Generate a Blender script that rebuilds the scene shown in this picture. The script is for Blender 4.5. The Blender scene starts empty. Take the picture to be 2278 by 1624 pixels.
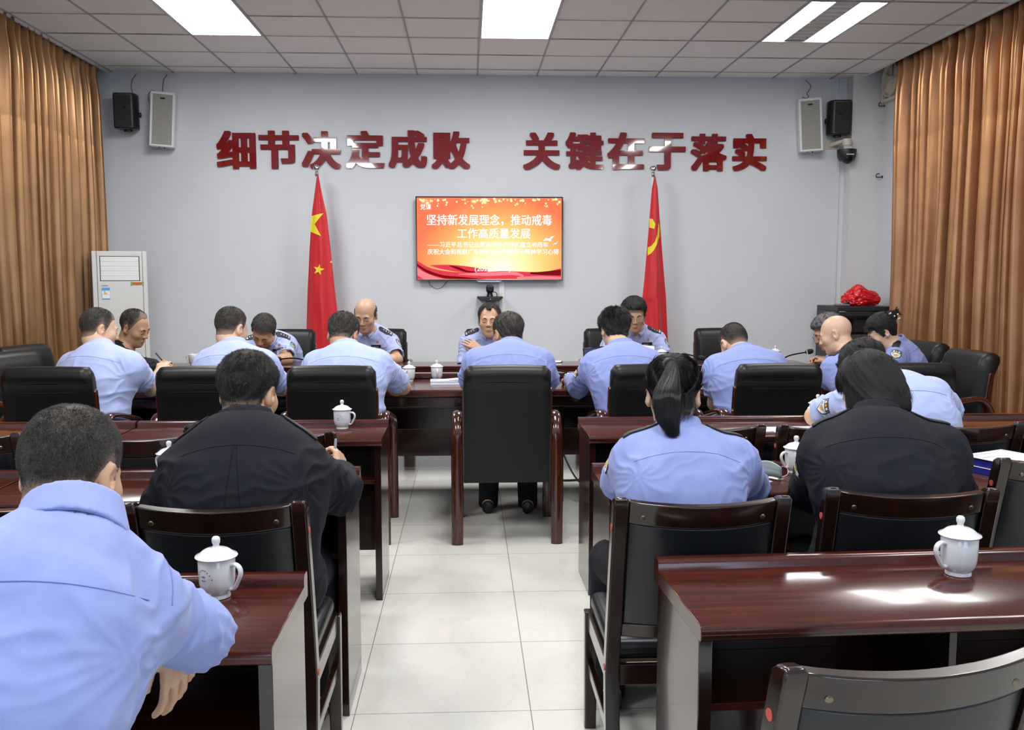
import bpy, bmesh, math, random
import numpy as np
from mathutils import Vector, Matrix, Euler
from mathutils.bvhtree import BVHTree

scene = bpy.context.scene
COL = scene.collection
R = math.radians

# ------------------------------------------------------------------ camera
FPX, YAW, PITCH, CAMZ = 2065.8, R(2.7116), R(5.5726), 1.491
PW, PH = 2278.0, 1624.0
cam_data = bpy.data.cameras.new('camera')
cam_data.sensor_fit = 'HORIZONTAL'
cam_data.sensor_width = 36.0
cam_data.lens = 36.0 * FPX / PW
cam_data.clip_start = 0.05
cam_data.clip_end = 60
cam = bpy.data.objects.new('camera', cam_data)
COL.objects.link(cam)
cam.location = (0, 0, CAMZ)
cam.rotation_euler = (math.pi / 2 - PITCH, 0, -YAW)
scene.camera = cam
scene.view_settings.view_transform = 'Standard'
scene.view_settings.look = 'None'
scene.view_settings.gamma = 1.0
scene.view_settings.use_curve_mapping = False
scene.view_settings.exposure = 0.0
scene.cycles.max_bounces = 7
scene.cycles.diffuse_bounces = 4
scene.cycles.glossy_bounces = 4
scene.cycles.caustics_reflective = False
scene.cycles.caustics_refractive = False
scene.cycles.sample_clamp_indirect = 6.0

LAMP_STRENGTH = 29.0
LAMP_COLOR = (1.0, 0.985, 0.97)
DAY_FILL_STRENGTH = 5.0            # fill daylight through the windows added behind the camera
world = bpy.data.worlds.new('world')
scene.world = world
world.use_nodes = True
wbg = world.node_tree.nodes['Background']
wbg.inputs[0].default_value = (0.62, 0.78, 1.0, 1)
wbg.inputs[1].default_value = DAY_FILL_STRENGTH

FW = Vector((math.sin(YAW) * math.cos(PITCH), math.cos(YAW) * math.cos(PITCH), -math.sin(PITCH)))
RT = Vector((math.cos(YAW), -math.sin(YAW), 0))
UP = RT.cross(FW)


def ray_of(px, py):
    return FW + RT * ((px - PW / 2) / FPX) - UP * ((py - PH / 2) / FPX)


def at(px, py, Y):
    """point of the room at depth Y that the photograph shows at (px, py)"""
    d = ray_of(px, py)
    return Vector((0, 0, CAMZ)) + d * (Y / d.y)


def atz(px, py, z):
    d = ray_of(px, py)
    return Vector((0, 0, CAMZ)) + d * ((z - CAMZ) / d.z)


def shown(p):
    q = Vector(p) - Vector((0, 0, CAMZ))
    return (PW / 2 + FPX * q.dot(RT) / q.dot(FW), PH / 2 - FPX * q.dot(UP) / q.dot(FW))


# ------------------------------------------------------------------ materials
MATS = {}


def mat(name, color=(.8, .8, .8), rough=.5, metal=0.0, spec=.5, coat=0.0, coat_rough=.05, sheen=0.0,
        emit=None, emit_strength=0.0, trans=0.0, alpha=1.0):
    m = bpy.data.materials.new(name)
    m.use_nodes = True
    b = m.node_tree.nodes['Principled BSDF']
    b.inputs['Base Color'].default_value = (*color, 1)
    b.inputs['Roughness'].default_value = rough
    b.inputs['Metallic'].default_value = metal
    b.inputs['Specular IOR Level'].default_value = spec
    b.inputs['Coat Weight'].default_value = coat
    b.inputs['Coat Roughness'].default_value = coat_rough
    b.inputs['Sheen Weight'].default_value = sheen
    b.inputs['Transmission Weight'].default_value = trans
    b.inputs['Alpha'].default_value = alpha
    if emit:
        b.inputs['Emission Color'].default_value = (*emit, 1)
        b.inputs['Emission Strength'].default_value = emit_strength
    MATS[name] = m
    return m


def nodes(m):
    nt = m.node_tree
    return nt, nt.nodes['Principled BSDF']


def add(nt, kind, **kw):
    n = nt.nodes.new(kind)
    for k, v in kw.items():
        if isinstance(k, str) and hasattr(n, k):
            setattr(n, k, v)
    return n


def coords(nt, scale=(1, 1, 1), loc=(0, 0, 0), kind='Object', rot=(0, 0, 0)):
    tc = nt.nodes.new('ShaderNodeTexCoord')
    mp = nt.nodes.new('ShaderNodeMapping')
    mp.inputs['Scale'].default_value = scale
    mp.inputs['Location'].default_value = loc
    mp.inputs['Rotation'].default_value = rot
    nt.links.new(tc.outputs[kind], mp.inputs['Vector'])
    return mp.outputs['Vector']


def noise(nt, vec, scale=5, detail=4, rough=.55, distort=0.0):
    n = nt.nodes.new('ShaderNodeTexNoise')
    n.inputs['Scale'].default_value = scale
    n.inputs['Detail'].default_value = detail
    n.inputs['Roughness'].default_value = rough
    n.inputs['Distortion'].default_value = distort
    nt.links.new(vec, n.inputs['Vector'])
    return n.outputs['Fac']


def ramp(nt, fac, stops):
    r = nt.nodes.new('ShaderNodeValToRGB')
    e = r.color_ramp.elements
    while len(e) < len(stops):
        e.new(.5)
    for i, (p, c) in enumerate(stops):
        e[i].position = p
        e[i].color = (*c, 1)
    nt.links.new(fac, r.inputs['Fac'])
    return r.outputs['Color']


def bump(nt, b, height, strength=.2, dist=.01):
    n = nt.nodes.new('ShaderNodeBump')
    n.inputs['Strength'].default_value = strength
    n.inputs['Distance'].default_value = dist
    nt.links.new(height, n.inputs['Height'])
    nt.links.new(n.outputs['Normal'], b.inputs['Normal'])
    return n


def grain_mat(name, dark, light, rough=.2, scale=(1.2, 14, 14), coat=.3, coat_rough=.06):
    m = mat(name, light, rough, coat=coat, coat_rough=coat_rough)
    nt, b = nodes(m)
    v = coords(nt, scale)
    f = noise(nt, v, 3.2, 5, .6, .6)
    c = ramp(nt, f, [(.3, dark), (.7, light)])
    nt.links.new(c, b.inputs['Base Color'])
    return m


def noise_mat(name, c1, c2, rough=.5, scale=300, bump_s=.1, dist=.001, spec=.5, sheen=0.0, detail=2, metal=0.0, coat=0.0):
    m = mat(name, c1, rough, spec=spec, sheen=sheen, metal=metal, coat=coat)
    nt, b = nodes(m)
    v = coords(nt)
    f = noise(nt, v, scale, detail)
    c = ramp(nt, f, [(.35, c1), (.65, c2)])
    nt.links.new(c, b.inputs['Base Color'])
    if bump_s:
        bump(nt, b, f, bump_s, dist)
    return m


M = {}
M['wood_x'] = grain_mat('mahogany_lengthwise', (.020, .0032, .002), (.082, .0130, .0068), .19, (1.0, 16, 16), .28, .09)
M['wood_z'] = grain_mat('mahogany_upright', (.012, .003, .0022), (.034, .008, .005), .2, (16, 16, 1.0), .35)
M['wood_panel'] = grain_mat('mahogany_panel', (.010, .0028, .002), (.024, .006, .004), .16, (1.5, 14, 14), .35)
M['wood_chair'] = grain_mat('dark_lacquer', (.008, .0035, .0025), (.022, .008, .005), .2, (9, 9, 3), .4)
M['wood_arm'] = grain_mat('walnut_lacquer', (.022, .005, .0025), (.07, .016, .007), .16, (10, 10, 3), .45)
M['wood_edge'] = grain_mat('worn_edge', (.10, .055, .025), (.16, .09, .04), .5, (10, 10, 10), 0)
M['leather'] = noise_mat('black_leather', (.0055, .006, .0065), (.0095, .010, .0105), .40, 260, .18, .0008, spec=.28)
M['leather_warm'] = noise_mat('brown_black_leather', (.011, .0098, .0095), (.018, .0155, .015), .42, 260, .18, .0008)
M['leather_pad'] = noise_mat('pad_leather', (.006, .0075, .009), (.011, .013, .016), .34, 200, .12, .0008)
M['black_plastic'] = noise_mat('black_plastic', (.010, .010, .011), (.014, .014, .015), .42, 500, .1, .0004)
M['black_gloss'] = mat('black_gloss', (.008, .008, .009), .12)
M['dark_metal'] = mat('dark_metal', (.03, .03, .032), .35, .8)
M['brass'] = mat('brass_cap', (.20, .17, .12), .32, .9)
M['chrome'] = mat('chrome', (.75, .75, .76), .12, 1.0)
M['porcelain'] = mat('porcelain', (.70, .71, .74), .08, coat=.4)
M['blue_print'] = mat('blue_print', (.06, .07, .38), .3)
M['paper'] = noise_mat('paper', (.80, .81, .84), (.86, .87, .90), .7, 40, .0)
M['ink'] = mat('ink', (.18, .19, .23), .7)
M['blue_cover'] = mat('blue_cover', (.012, .022, .28), .3, coat=.3)
M['red_dot'] = mat('red_dot', (.55, .09, .06), .5)
M['grey_plastic'] = mat('grey_plastic', (.55, .55, .53), .45)
M['white_plastic'] = mat('white_plastic', (.74, .74, .73), .4)
M['ivory_plastic'] = mat('ivory_plastic', (.62, .58, .47), .45)
M['speaker_mesh'] = noise_mat('speaker_mesh', (.27, .265, .235), (.34, .335, .30), .6, 900, .2, .0005)
M['red_wire'] = mat('red_wire', (.22, .02, .03), .5)
M['dark_wire'] = mat('dark_wire', (.02, .018, .018), .5)
M['white_wire'] = mat('white_wire', (.55, .55, .52), .5)
M['acrylic'] = mat('red_acrylic', (.19, .008, .012), .06, coat=.6, coat_rough=.02)
M['white_emit'] = None


# ------------------------------------------------------------------ mesh builder
class MB:
    def __init__(self):
        self.v, self.f = [], []

    def addm(self, vs, fs):
        o = len(self.v)
        self.v += [tuple(p) for p in vs]
        self.f += [tuple(i + o for i in f) for f in fs]
        return self

    def box(self, c, s, rot=None):
        x, y, z = s[0] / 2, s[1] / 2, s[2] / 2
        vs = [Vector(p) for p in ((-x, -y, -z), (x, -y, -z), (x, y, -z), (-x, y, -z), (-x, -y, z), (x, -y, z), (x, y, z), (-x, y, z))]
        if rot is not None:
            m = Euler(rot).to_matrix() if not isinstance(rot, Matrix) else rot
            vs = [m @ p for p in vs]
        vs = [p + Vector(c) for p in vs]
        return self.addm(vs, [(0, 3, 2, 1), (4, 5, 6, 7), (0, 1, 5, 4), (1, 2, 6, 5), (2, 3, 7, 6), (3, 0, 4, 7)])

    def bb(self, x0, x1, y0, y1, z0, z1):
        return self.box(((x0 + x1) / 2, (y0 + y1) / 2, (z0 + z1) / 2), (x1 - x0, y1 - y0, z1 - z0))

    def loft(self, rings, cap=True, closed=True):
        n = len(rings[0])
        o = len(self.v)
        for r in rings:
            self.v += [tuple(p) for p in r]
        for i in range(len(rings) - 1):
            for j in range(n if closed else n - 1):
                k = (j + 1) % n
                self.f.append((o + i * n + j, o + i * n + k, o + (i + 1) * n + k, o + (i + 1) * n + j))
        if cap and closed:
            self.f.append(tuple(o + j for j in reversed(range(n))))
            self.f.append(tuple(o + (len(rings) - 1) * n + j for j in range(n)))
        return self

    def tube(self, pts, r, n=10, sx=1.0, sy=1.0, up=None):
        pts = [Vector(p) for p in pts]
        rs = r if isinstance(r, (list, tuple)) else [r] * len(pts)
        rings = []
        t0 = (pts[1] - pts[0]).normalized()
        a = Vector(up) if up is not None else (Vector((0, 0, 1)) if abs(t0.z) < .9 else Vector((1, 0, 0)))
        a = (a - t0 * a.dot(t0)).normalized()
        for i, p in enumerate(pts):
            if i == 0:
                t = pts[1] - pts[0]
            elif i == len(pts) - 1:
                t = pts[-1] - pts[-2]
            else:
                t = (pts[i + 1] - pts[i]).normalized() + (pts[i] - pts[i - 1]).normalized()
            t.normalize()
            a = (a - t * a.dot(t))
            a.normalize()
            b = t.cross(a)
            rings.append([p + a * (math.cos(2 * math.pi * k / n) * rs[i] * sx) + b * (math.sin(2 * math.pi * k / n) * rs[i] * sy) for k in range(n)])
        return self.loft(rings)

    def cyl(self, p0, p1, r0, r1=None, n=20):
        return self.tube([p0, p1], [r0, r0 if r1 is None else r1], n)

    def lathe(self, prof, n=32, c=(0, 0, 0), rot=None):
        rings = []
        for r, z in prof:
            ring = [Vector((max(r, 1e-5) * math.cos(2 * math.pi * k / n), max(r, 1e-5) * math.sin(2 * math.pi * k / n), z)) for k in range(n)]
            if rot is not None:
                ring = [rot @ p for p in ring]
            rings.append([p + Vector(c) for p in ring])
        return self.loft(rings)

    def prism(self, poly, axis, a, b):
        def P(u, v, w):
            return {'x': (w, u, v), 'y': (u, w, v), 'z': (u, v, w)}[axis]
        r0 = [P(u, v, a) for u, v in poly]
        r1 = [P(u, v, b) for u, v in poly]
        return self.loft([r0, r1])

    def sphere(self, c, r, n=16, s=(1, 1, 1)):
        prof = [(r * math.sin(math.pi * i / n), -r * math.cos(math.pi * i / n)) for i in range(n + 1)]
        o = len(self.v)
        self.lathe(prof, n * 2)
        self.v[o:] = [(p[0] * s[0] + c[0], p[1] * s[1] + c[1], p[2] * s[2] + c[2]) for p in self.v[o:]]
        return self

    def move(self, m, o=0):
        self.v[o:] = [tuple(m @ Vector(p)) for p in self.v[o:]]
        return self

    def build(self, name, m, parent=None, smooth=40, bevel=0.0, seg=2, loc=None, recalc=True):
        me = bpy.data.meshes.new(name)
        me.from_pydata(self.v, [], self.f)
        if recalc:
            bm = bmesh.new()
            bm.from_mesh(me)
            bmesh.ops.recalc_face_normals(bm, faces=bm.faces)
            bm.to_mesh(me)
            bm.free()
        o = bpy.data.objects.new(name, me)
        COL.objects.link(o)
        for mm in (m if isinstance(m, (list, tuple)) else [m]):
            me.materials.append(mm)
        if smooth:
            me.shade_smooth()
            me.set_sharp_from_angle(angle=R(smooth))
        if bevel:
            bv = o.modifiers.new('bevel', 'BEVEL')
            bv.width = bevel
            bv.segments = seg
            bv.limit_method = 'ANGLE'
            bv.angle_limit = R(50)
        if parent:
            o.parent = parent
        if loc is not None:
            o.location = loc
        return o


def tag(o, label=None, cat=None, group=None, kind=None):
    if label:
        o['label'] = label
    if cat:
        o['category'] = cat
    if group:
        o['group'] = group
    if kind:
        o['kind'] = kind
    return o


def thing(name, label, cat, loc=(0, 0, 0), rz=0.0, group=None):
    o = bpy.data.objects.new(name, None)
    o.empty_display_size = .1
    COL.objects.link(o)
    o.location = loc
    o.rotation_euler = (0, 0, rz)
    return tag(o, label, cat, group)


def copy_tree(o, parent=None):
    c = o.copy()
    COL.objects.link(c)
    if parent is not None:
        c.parent = parent
    for ch in list(o.children):
        copy_tree(ch, c)
    return c


def struct(o):
    o['kind'] = 'structure'
    return o


def text_mesh(name, body, size, m, parent=None, loc=(0, 0, 0), rot=(0, 0, 0), extrude=.002, offset=0.0, align='CENTER', width=None, bevel=0.0):
    cu = bpy.data.curves.new(name, 'FONT')
    cu.body = body
    cu.size = size
    cu.extrude = extrude
    cu.bevel_depth = bevel
    cu.align_x = align
    cu.align_y = 'CENTER'
    tmp = bpy.data.objects.new(name + '_tmp', cu)
    COL.objects.link(tmp)
    bpy.context.view_layer.update()
    dg = bpy.context.evaluated_depsgraph_get()
    me = bpy.data.meshes.new_from_object(tmp.evaluated_get(dg))
    bpy.data.objects.remove(tmp)
    bpy.data.curves.remove(cu)
    me.name = name
    if offset:                                       # heavier strokes: the same glyphs laid over each other, shifted by the stroke growth
        bm = bmesh.new()
        for k in range(9):
            q = me.copy()
            dx, dy = offset * (k % 3 - 1), offset * .62 * (k // 3 - 1)
            for v in q.vertices:
                v.co.x += dx
                v.co.y += dy
                v.co.z += .00012 * k
            bm.from_mesh(q)
            bpy.data.meshes.remove(q)
        bm.to_mesh(me)
        bm.free()
    if width and len(me.vertices):
        xs = [v.co.x for v in me.vertices]
        k = width / (max(xs) - min(xs))
        cx = (max(xs) + min(xs)) / 2
        for v in me.vertices:
            v.co.x = (v.co.x - cx) * k
    me.materials.clear()
    me.materials.append(m)
    o = bpy.data.objects.new(name, me)
    COL.objects.link(o)
    o.location = loc
    o.rotation_euler = rot
    if parent:
        o.parent = parent
    return o


def bez(pts, n=12):
    """smooth curve through the points (Catmull-Rom)"""
    P = [Vector(p) for p in pts]
    P = [P[0] * 2 - P[1]] + P + [P[-1] * 2 - P[-2]]
    out = []
    for i in range(1, len(P) - 2):
        for k in range(n):
            t = k / n
            a, b, c, d = P[i - 1], P[i], P[i + 1], P[i + 2]
            out.append(.5 * ((2 * b) + (c - a) * t + (2 * a - 5 * b + 4 * c - d) * t * t + (3 * b - a - 3 * c + d) * t ** 3))
    out.append(P[-2])
    return out


# ------------------------------------------------------------------ the room
WALL_Y, CEIL = 9.56, 3.478
XL, XR, YB = -3.68, 4.20, -3.2
XG = [-2.8947 + .6 * k for k in range(-2, 13)]
YG = [9.2854 - .6 * r for r in range(0, 22)]

floor_m = mat('floor_tile', (.7, .7, .66), .13, spec=.5)
nt, b = nodes(floor_m)
v = coords(nt)
f1 = noise(nt, v, 2.2, 8, .62, 1.4)
base = ramp(nt, f1, [(.30, (.66, .655, .605)), (.55, (.73, .725, .675)), (.75, (.70, .70, .665))])
wv = nt.nodes.new('ShaderNodeTexWave')
wv.inputs['Scale'].default_value = 1.6
wv.inputs['Distortion'].default_value = 14
wv.inputs['Detail'].default_value = 5
wv.inputs['Detail Scale'].default_value = 1.3
nt.links.new(v, wv.inputs['Vector'])
vein = ramp(nt, wv.outputs['Fac'], [(.0, (.90, .925, .93)), (.006, (1, 1, 1))])
mx = nt.nodes.new('ShaderNodeMix')
mx.data_type = 'RGBA'
mx.blend_type = 'MULTIPLY'
mx.inputs[0].default_value = .55
nt.links.new(base, mx.inputs[6])
nt.links.new(vein, mx.inputs[7])
br = nt.nodes.new('ShaderNodeTexBrick')
br.offset = 0
br.inputs['Scale'].default_value = 1
br.inputs['Brick Width'].default_value = .6
br.inputs['Row Height'].default_value = .6
br.inputs['Mortar Size'].default_value = .0016
br.inputs['Mortar Smooth'].default_value = 0
br.inputs['Mortar'].default_value = (.24, .225, .20, 1)
nt.links.new(coords(nt, loc=(.3909, .6 * 13 - 7.253, 0)), br.inputs['Vector'])
nt.links.new(mx.outputs[2], br.inputs['Color1'])
nt.links.new(mx.outputs[2], br.inputs['Color2'])
nt.links.new(br.outputs['Color'], b.inputs['Base Color'])
mb = MB()
mb.bb(XL - .2, XR + .2, YB, WALL_Y + .1, -.1, 0)
struct(mb.build('floor', floor_m, smooth=0))

wall_m = noise_mat('wall_paint', (.62, .648, .685), (.635, .664, .70), .75, 3, .0)
pillar_m = noise_mat('pillar_paint', (.63, .625, .62), (.65, .645, .64), .75, 3, .0)
mb = MB()
mb.bb(XL - .2, XR + .2, WALL_Y, WALL_Y + .12, 0, CEIL + .5)
struct(mb.build('wall_back', wall_m, smooth=0))
mb = MB()
mb.bb(XL - .12, XL, YB, WALL_Y, 0, CEIL + .5)
struct(mb.build('wall_left', wall_m, smooth=0))
mb = MB()
mb.bb(XR, XR + .12, YB, WALL_Y, 0, CEIL + .5)
struct(mb.build('wall_right', wall_m, smooth=0))
mb = MB()                                            # the wall behind the camera, with two openings added to let in fill daylight
for x0, x1, z0, z1 in ((XL, -2.6, 0, 3.9), (-.6, .9, 0, 3.9), (2.9, XR, 0, 3.9), (-2.6, -.6, 0, .9), (-2.6, -.6, 2.6, 3.9), (.9, 2.9, 0, .9), (.9, 2.9, 2.6, 3.9)):
    mb.bb(x0, x1, YB - .12, YB, z0, z1)
struct(mb.build('wall_front', wall_m, smooth=0))
mb = MB()
mb.bb(3.884, XR, 9.40, WALL_Y, 0, CEIL + .5)
struct(mb.build('pillar', pillar_m, smooth=0))
mb = MB()
mb.bb(3.80, 3.832, WALL_Y - .012, WALL_Y, 0, CEIL)
struct(mb.build('trim_1', wall_m, smooth=0, bevel=.003))
# slab above the hung ceiling
mb = MB()
mb.bb(XL - .2, XR + .2, YB - .1, WALL_Y + .1, CEIL + .45, CEIL + .55)
struct(mb.build('ceiling_slab', wall_m, smooth=0))

ceil_m = mat('ceiling_panel', (.62, .605, .59), .8)
nt, b = nodes(ceil_m)
v = coords(nt, (85, 2.0, 1))
wv = nt.nodes.new('ShaderNodeTexWave')
wv.inputs['Scale'].default_value = .8
nt.links.new(coords(nt, (24, 0, 0)), wv.inputs['Vector'])
c = ramp(nt, wv.outputs['Fac'], [(0, (.86, .845, .825)), (1, (.92, .905, .885))])
nt.links.new(c, b.inputs['Base Color'])
bump(nt, b, wv.outputs['Fac'], .2, .002)

LAMP_COLS = (3, 7, 11)                               # indices into XG of the lamp columns
LAMP_ROWS = (2, 7, 12)                           # indices into YG where a lamp begins (it spans two panels)
lamp_cells = {(c, r + d) for c in LAMP_COLS for r in LAMP_ROWS for d in (0, 1)}
XE = [-3.53] + [x for x in XG if -3.5 < x < 3.97] + [3.985]
YE = [WALL_Y] + YG
mb = MB()
rng = random.Random(4)
for i in range(len(XE) - 1):
    for j in range(len(YE) - 1):
        x0, x1, y1, y0 = XE[i], XE[i + 1], YE[j], YE[j + 1]
        if any(abs(XG[c] - x0) < 1e-6 and abs(YG[r] - y1) < 1e-6 for c, r in lamp_cells):
            continue
        g = .0032
        n = 6                                         # every panel sags a little
        o = len(mb.v)
        dz = -rng.random() * .003
        for k in range(n + 1):
            t = k / n
            zz = CEIL + .004 + dz * math.sin(math.pi * t)
            mb.v += [(x0 + t * (x1 - x0), y0 + g, zz), (x0 + t * (x1 - x0), y1 - g, zz)]
        for k in range(n):
            mb.f.append((o + 2 * k, o + 2 * k + 1, o + 2 * k + 3, o + 2 * k + 2))
ceil = struct(mb.build('ceiling', ceil_m, smooth=30))
grid_m = mat('grid_steel', (.40, .405, .42), .4, .1)
gap_m = mat('cross_bar_bronze', (.30, .265, .23), .6)
mb = MB()
for x in XE[1:-1]:
    mb.bb(x - .007, x + .007, YG[-1], WALL_Y, CEIL - .002, CEIL + .004)
    mb.bb(x - .004, x + .004, YG[-1], WALL_Y, CEIL - .006, CEIL - .002)
struct(mb.build('trim_2', grid_m, smooth=0))
mb = MB()
for j, y in enumerate(YG):
    mb.bb(XE[0], XE[-1], y - .0035, y + .0035, CEIL - .0035, CEIL - .001)
struct(mb.build('trim_3', gap_m, smooth=0))
mb = MB()                                            # edge profile where the ceiling stops short of the curtains
mb.bb(3.985, 4.005, YG[-1], 9.40, CEIL - .012, CEIL + .06)
mb.bb(-3.545, -3.525, YG[-1], WALL_Y, CEIL - .012, CEIL + .06)
struct(mb.build('trim_4', M['white_plastic'], smooth=0))

# two unseen windows added behind the camera as a fill daylight source
glass_m = mat('window_glass', (1, 1, 1), .02, trans=1.0)
for k, (x0, x1) in enumerate(((-2.6, -.6), (.9, 2.9))):
    mb = MB()
    for a, bb_, c_, d in ((x0, x1, .9, .96), (x0, x1, 2.54, 2.6), (x0, x0 + .06, .96, 2.54), (x1 - .06, x1, .96, 2.54), ((x0 + x1) / 2 - .03, (x0 + x1) / 2 + .03, .96, 2.54)):
        mb.bb(a, bb_, YB - .09, YB - .03, c_, d)
    struct(mb.build('window_%d' % (k + 1), M['white_plastic'], smooth=0))

# ceiling lamps -------------------------------------------------------
tube_m = bpy.data.materials.new('lit_tube')
tube_m.use_nodes = True
tn = tube_m.node_tree
tn.nodes.remove(tn.nodes['Principled BSDF'])
em = tn.nodes.new('ShaderNodeEmission')
em.inputs[0].default_value = (*LAMP_COLOR, 1)
em.inputs[1].default_value = LAMP_STRENGTH
tn.links.new(em.outputs[0], tn.nodes['Material Output'].inputs[0])
louver_m = mat('louver_aluminium', (.80, .78, .75), .35, .1)
lab = {(3, 2): 'fully lit recessed ceiling lamp nearest the gold curtain beside the air conditioner',
       (7, 2): 'fully lit recessed ceiling lamp in front of the screen, between the two others',
       (11, 2): 'recessed ceiling lamp with an unlit louvred middle strip between two lit tubes'}
ORD = {7: 'first', 12: 'second', 17: 'third'}
COLN = {3: 'left', 7: 'middle', 11: 'right'}
for c in LAMP_COLS:
    for r in LAMP_ROWS:
        x0, y1 = XG[c], YG[r]
        l = lab.get((c, r), 'recessed ceiling lamp in the %s lamp column, %s one towards the rear windows' % (COLN[c], ORD.get(r, '')))
        t = thing('ceiling_lamp', l, 'ceiling lamp', (x0 + .3, y1 - .6, CEIL), 0, 'recessed ceiling lamps')
        mb = MB()
        for a, b_, c_, d in ((-.3, .3, .582, .6), (-.3, .3, -.6, -.582), (-.3, -.282, -.582, .582), (.282, .3, -.582, .582)):
            mb.bb(a, b_, c_, d, -.004, .07)
        mb.bb(-.3, .3, -.6, .6, .07, .08)
        mb.build('frame', grid_m if r == 2 else M['white_plastic'], t, 0)
        for k in range(3):
            a = -.282 + k * .188
            if c == 11 and k == 1:
                continue
            mb = MB()
            mb.addm([(a + .002, -.58, .006), (a + .186, -.58, .006), (a + .186, .58, .006), (a + .002, .58, .006)], [(0, 3, 2, 1)])
            mb.build('tube', tube_m, t, 0, recalc=False)
        mb = MB()
        if c == 11:
            for q in range(11):
                yy = -.53 + q * .106
                mb.bb(-.092, .092, yy - .004, yy + .004, .004, .04)
            mb.bb(-.093, .093, -.58, .58, .045, .05)
            mb.build('louver', louver_m, t, 0)
            for s in (-1, 1):
                mb = MB()
                mb.bb(s * .0925 - .001, s * .0925 + .001, -.58, .58, .003, .07)
                mb.build('reflector', louver_m, t, 0)  # thin walls added to keep the tubes' light off the unlit louver

# ------------------------------------------------------------------ curtains
def curtain(name, label, X, y0, y1, col_a, col_b, seed, hem_z, side):
    rng = random.Random(seed)
    m = mat('satin_' + name, col_b, .30, metal=.6, sheen=.05)
    nt, b = nodes(m)
    v = coords(nt, (1, 1, 1))
    f = noise(nt, v, 2.5, 3)
    c = ramp(nt, f, [(.3, col_a), (.7, col_b)])
    nt.links.new(c, b.inputs['Base Color'])
    f2 = noise(nt, coords(nt, (1, 350, 40)), 3, 2)
    bump(nt, b, f2, .12, .002)
    L = y1 - y0
    folds = []
    s = 0
    while s < L:
        w = rng.uniform(.085, .175)
        folds.append((s, w, rng.uniform(.65, 1.1), rng.uniform(-.25, .25)))
        s += w
    N = int(L / .008)
    zs = [3.56, 3.455, 3.44, 3.41, 3.37, 3.33, 3.28, 3.2, 3.1, 2.9, 2.72, 2.71, 2.70, 2.5, 2.2, 1.8, 1.4, 1.0, .6, .3, .05]
    mb = MB()
    rows = []
    for z in zs:
        row = []
        tt = (3.455 - z) / 3.4
        for k in range(N + 1):
            s = L * k / N
            q = 0
            while q < len(folds) - 1 and folds[q + 1][0] <= s:
                q += 1
            s0, w, amp, sk = folds[q]
            u = (s - s0) / w
            u = u + sk * .25 * math.sin(2 * math.pi * u) * (.5 + tt)
            ph = 2 * math.pi * u
            grow = min(1, .55 + (3.455 - z) * 1.6) if z < 3.40 else .45 + .35 * abs(math.sin(ph * 1.5))
            a = .074 * amp * grow
            prof = -math.cos(ph) + .42 * math.sin(ph) * (1 - math.cos(ph)) * math.sin(q * 1.7 + tt * 1.5) + .20 * math.sin(2 * ph) * math.sin(q * 2.3 + 1)
            prof += 1.0 - 1.0 / amp
            dx = a * prof + .008 * math.sin(s * 2.2 + z * 2.1 + seed)
            if 2.705 < z < 2.715:
                dx += -.0012
            dy = .014 * math.sin(ph * .5 + z * 1.4 + q) * tt
            row.append((X + side * dx, y0 + s + dy, z))
        rows.append(row)
    mb.loft(rows, closed=False)
    o = mb.build(name, m, smooth=180)
    so = o.modifiers.new('thick', 'SOLIDIFY')
    so.thickness = .003
    o['label'] = label
    o['category'] = 'curtain'
    return o


curtain('curtain', 'long pleated gold-brown satin curtain behind the air conditioner', -3.575, 3.0, 9.36, (.30, .155, .065), (.41, .225, .105), 3, .05, 1)
curtain('curtain', 'long pleated copper-orange satin curtain behind the equipment rack', 4.085, 3.0, 8.77, (.36, .165, .068), (.49, .25, .118), 8, .05, -1)
# ------------------------------------------------------------------ slogan characters on the back wall
SLOGAN = [('细', 525, 333, 84), ('节', 620, 333, 86), ('决', 714, 334, 84), ('定', 812, 333, 84), ('成', 907, 332, 84), ('败', 1003, 334, 84),
          ('关', 1205, 336, 82), ('键', 1300, 336, 84), ('在', 1392, 336, 82), ('于', 1485, 337, 81), ('落', 1577, 339, 81), ('实', 1668, 339, 77)]
for i, (ch, px, py, wpx) in enumerate(SLOGAN):
    p = at(px, py, WALL_Y - .02)
    size = .372
    o = text_mesh('wall_character', ch, size, M['acrylic'], None, (0, 0, 0), (R(90), 0, 0), .007, .0165, width=wpx / FPX * WALL_Y * 1.0)
    vs = [v.co for v in o.data.vertices]
    cy = (max(v.y for v in vs) + min(v.y for v in vs)) / 2
    k = .375 / (max(v.y for v in vs) - min(v.y for v in vs))
    for v in vs:
        v.y = (v.y - cy) * k
    o.location = (p.x, WALL_Y - .012, p.z)
    half = 'slogan above the national flag' if i < 6 else 'slogan above the party flag'
    tag(o, 'dark red glossy acrylic character %s of the wall %s' % (ch, half), 'wall lettering', 'slogan characters on the back wall')

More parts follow.
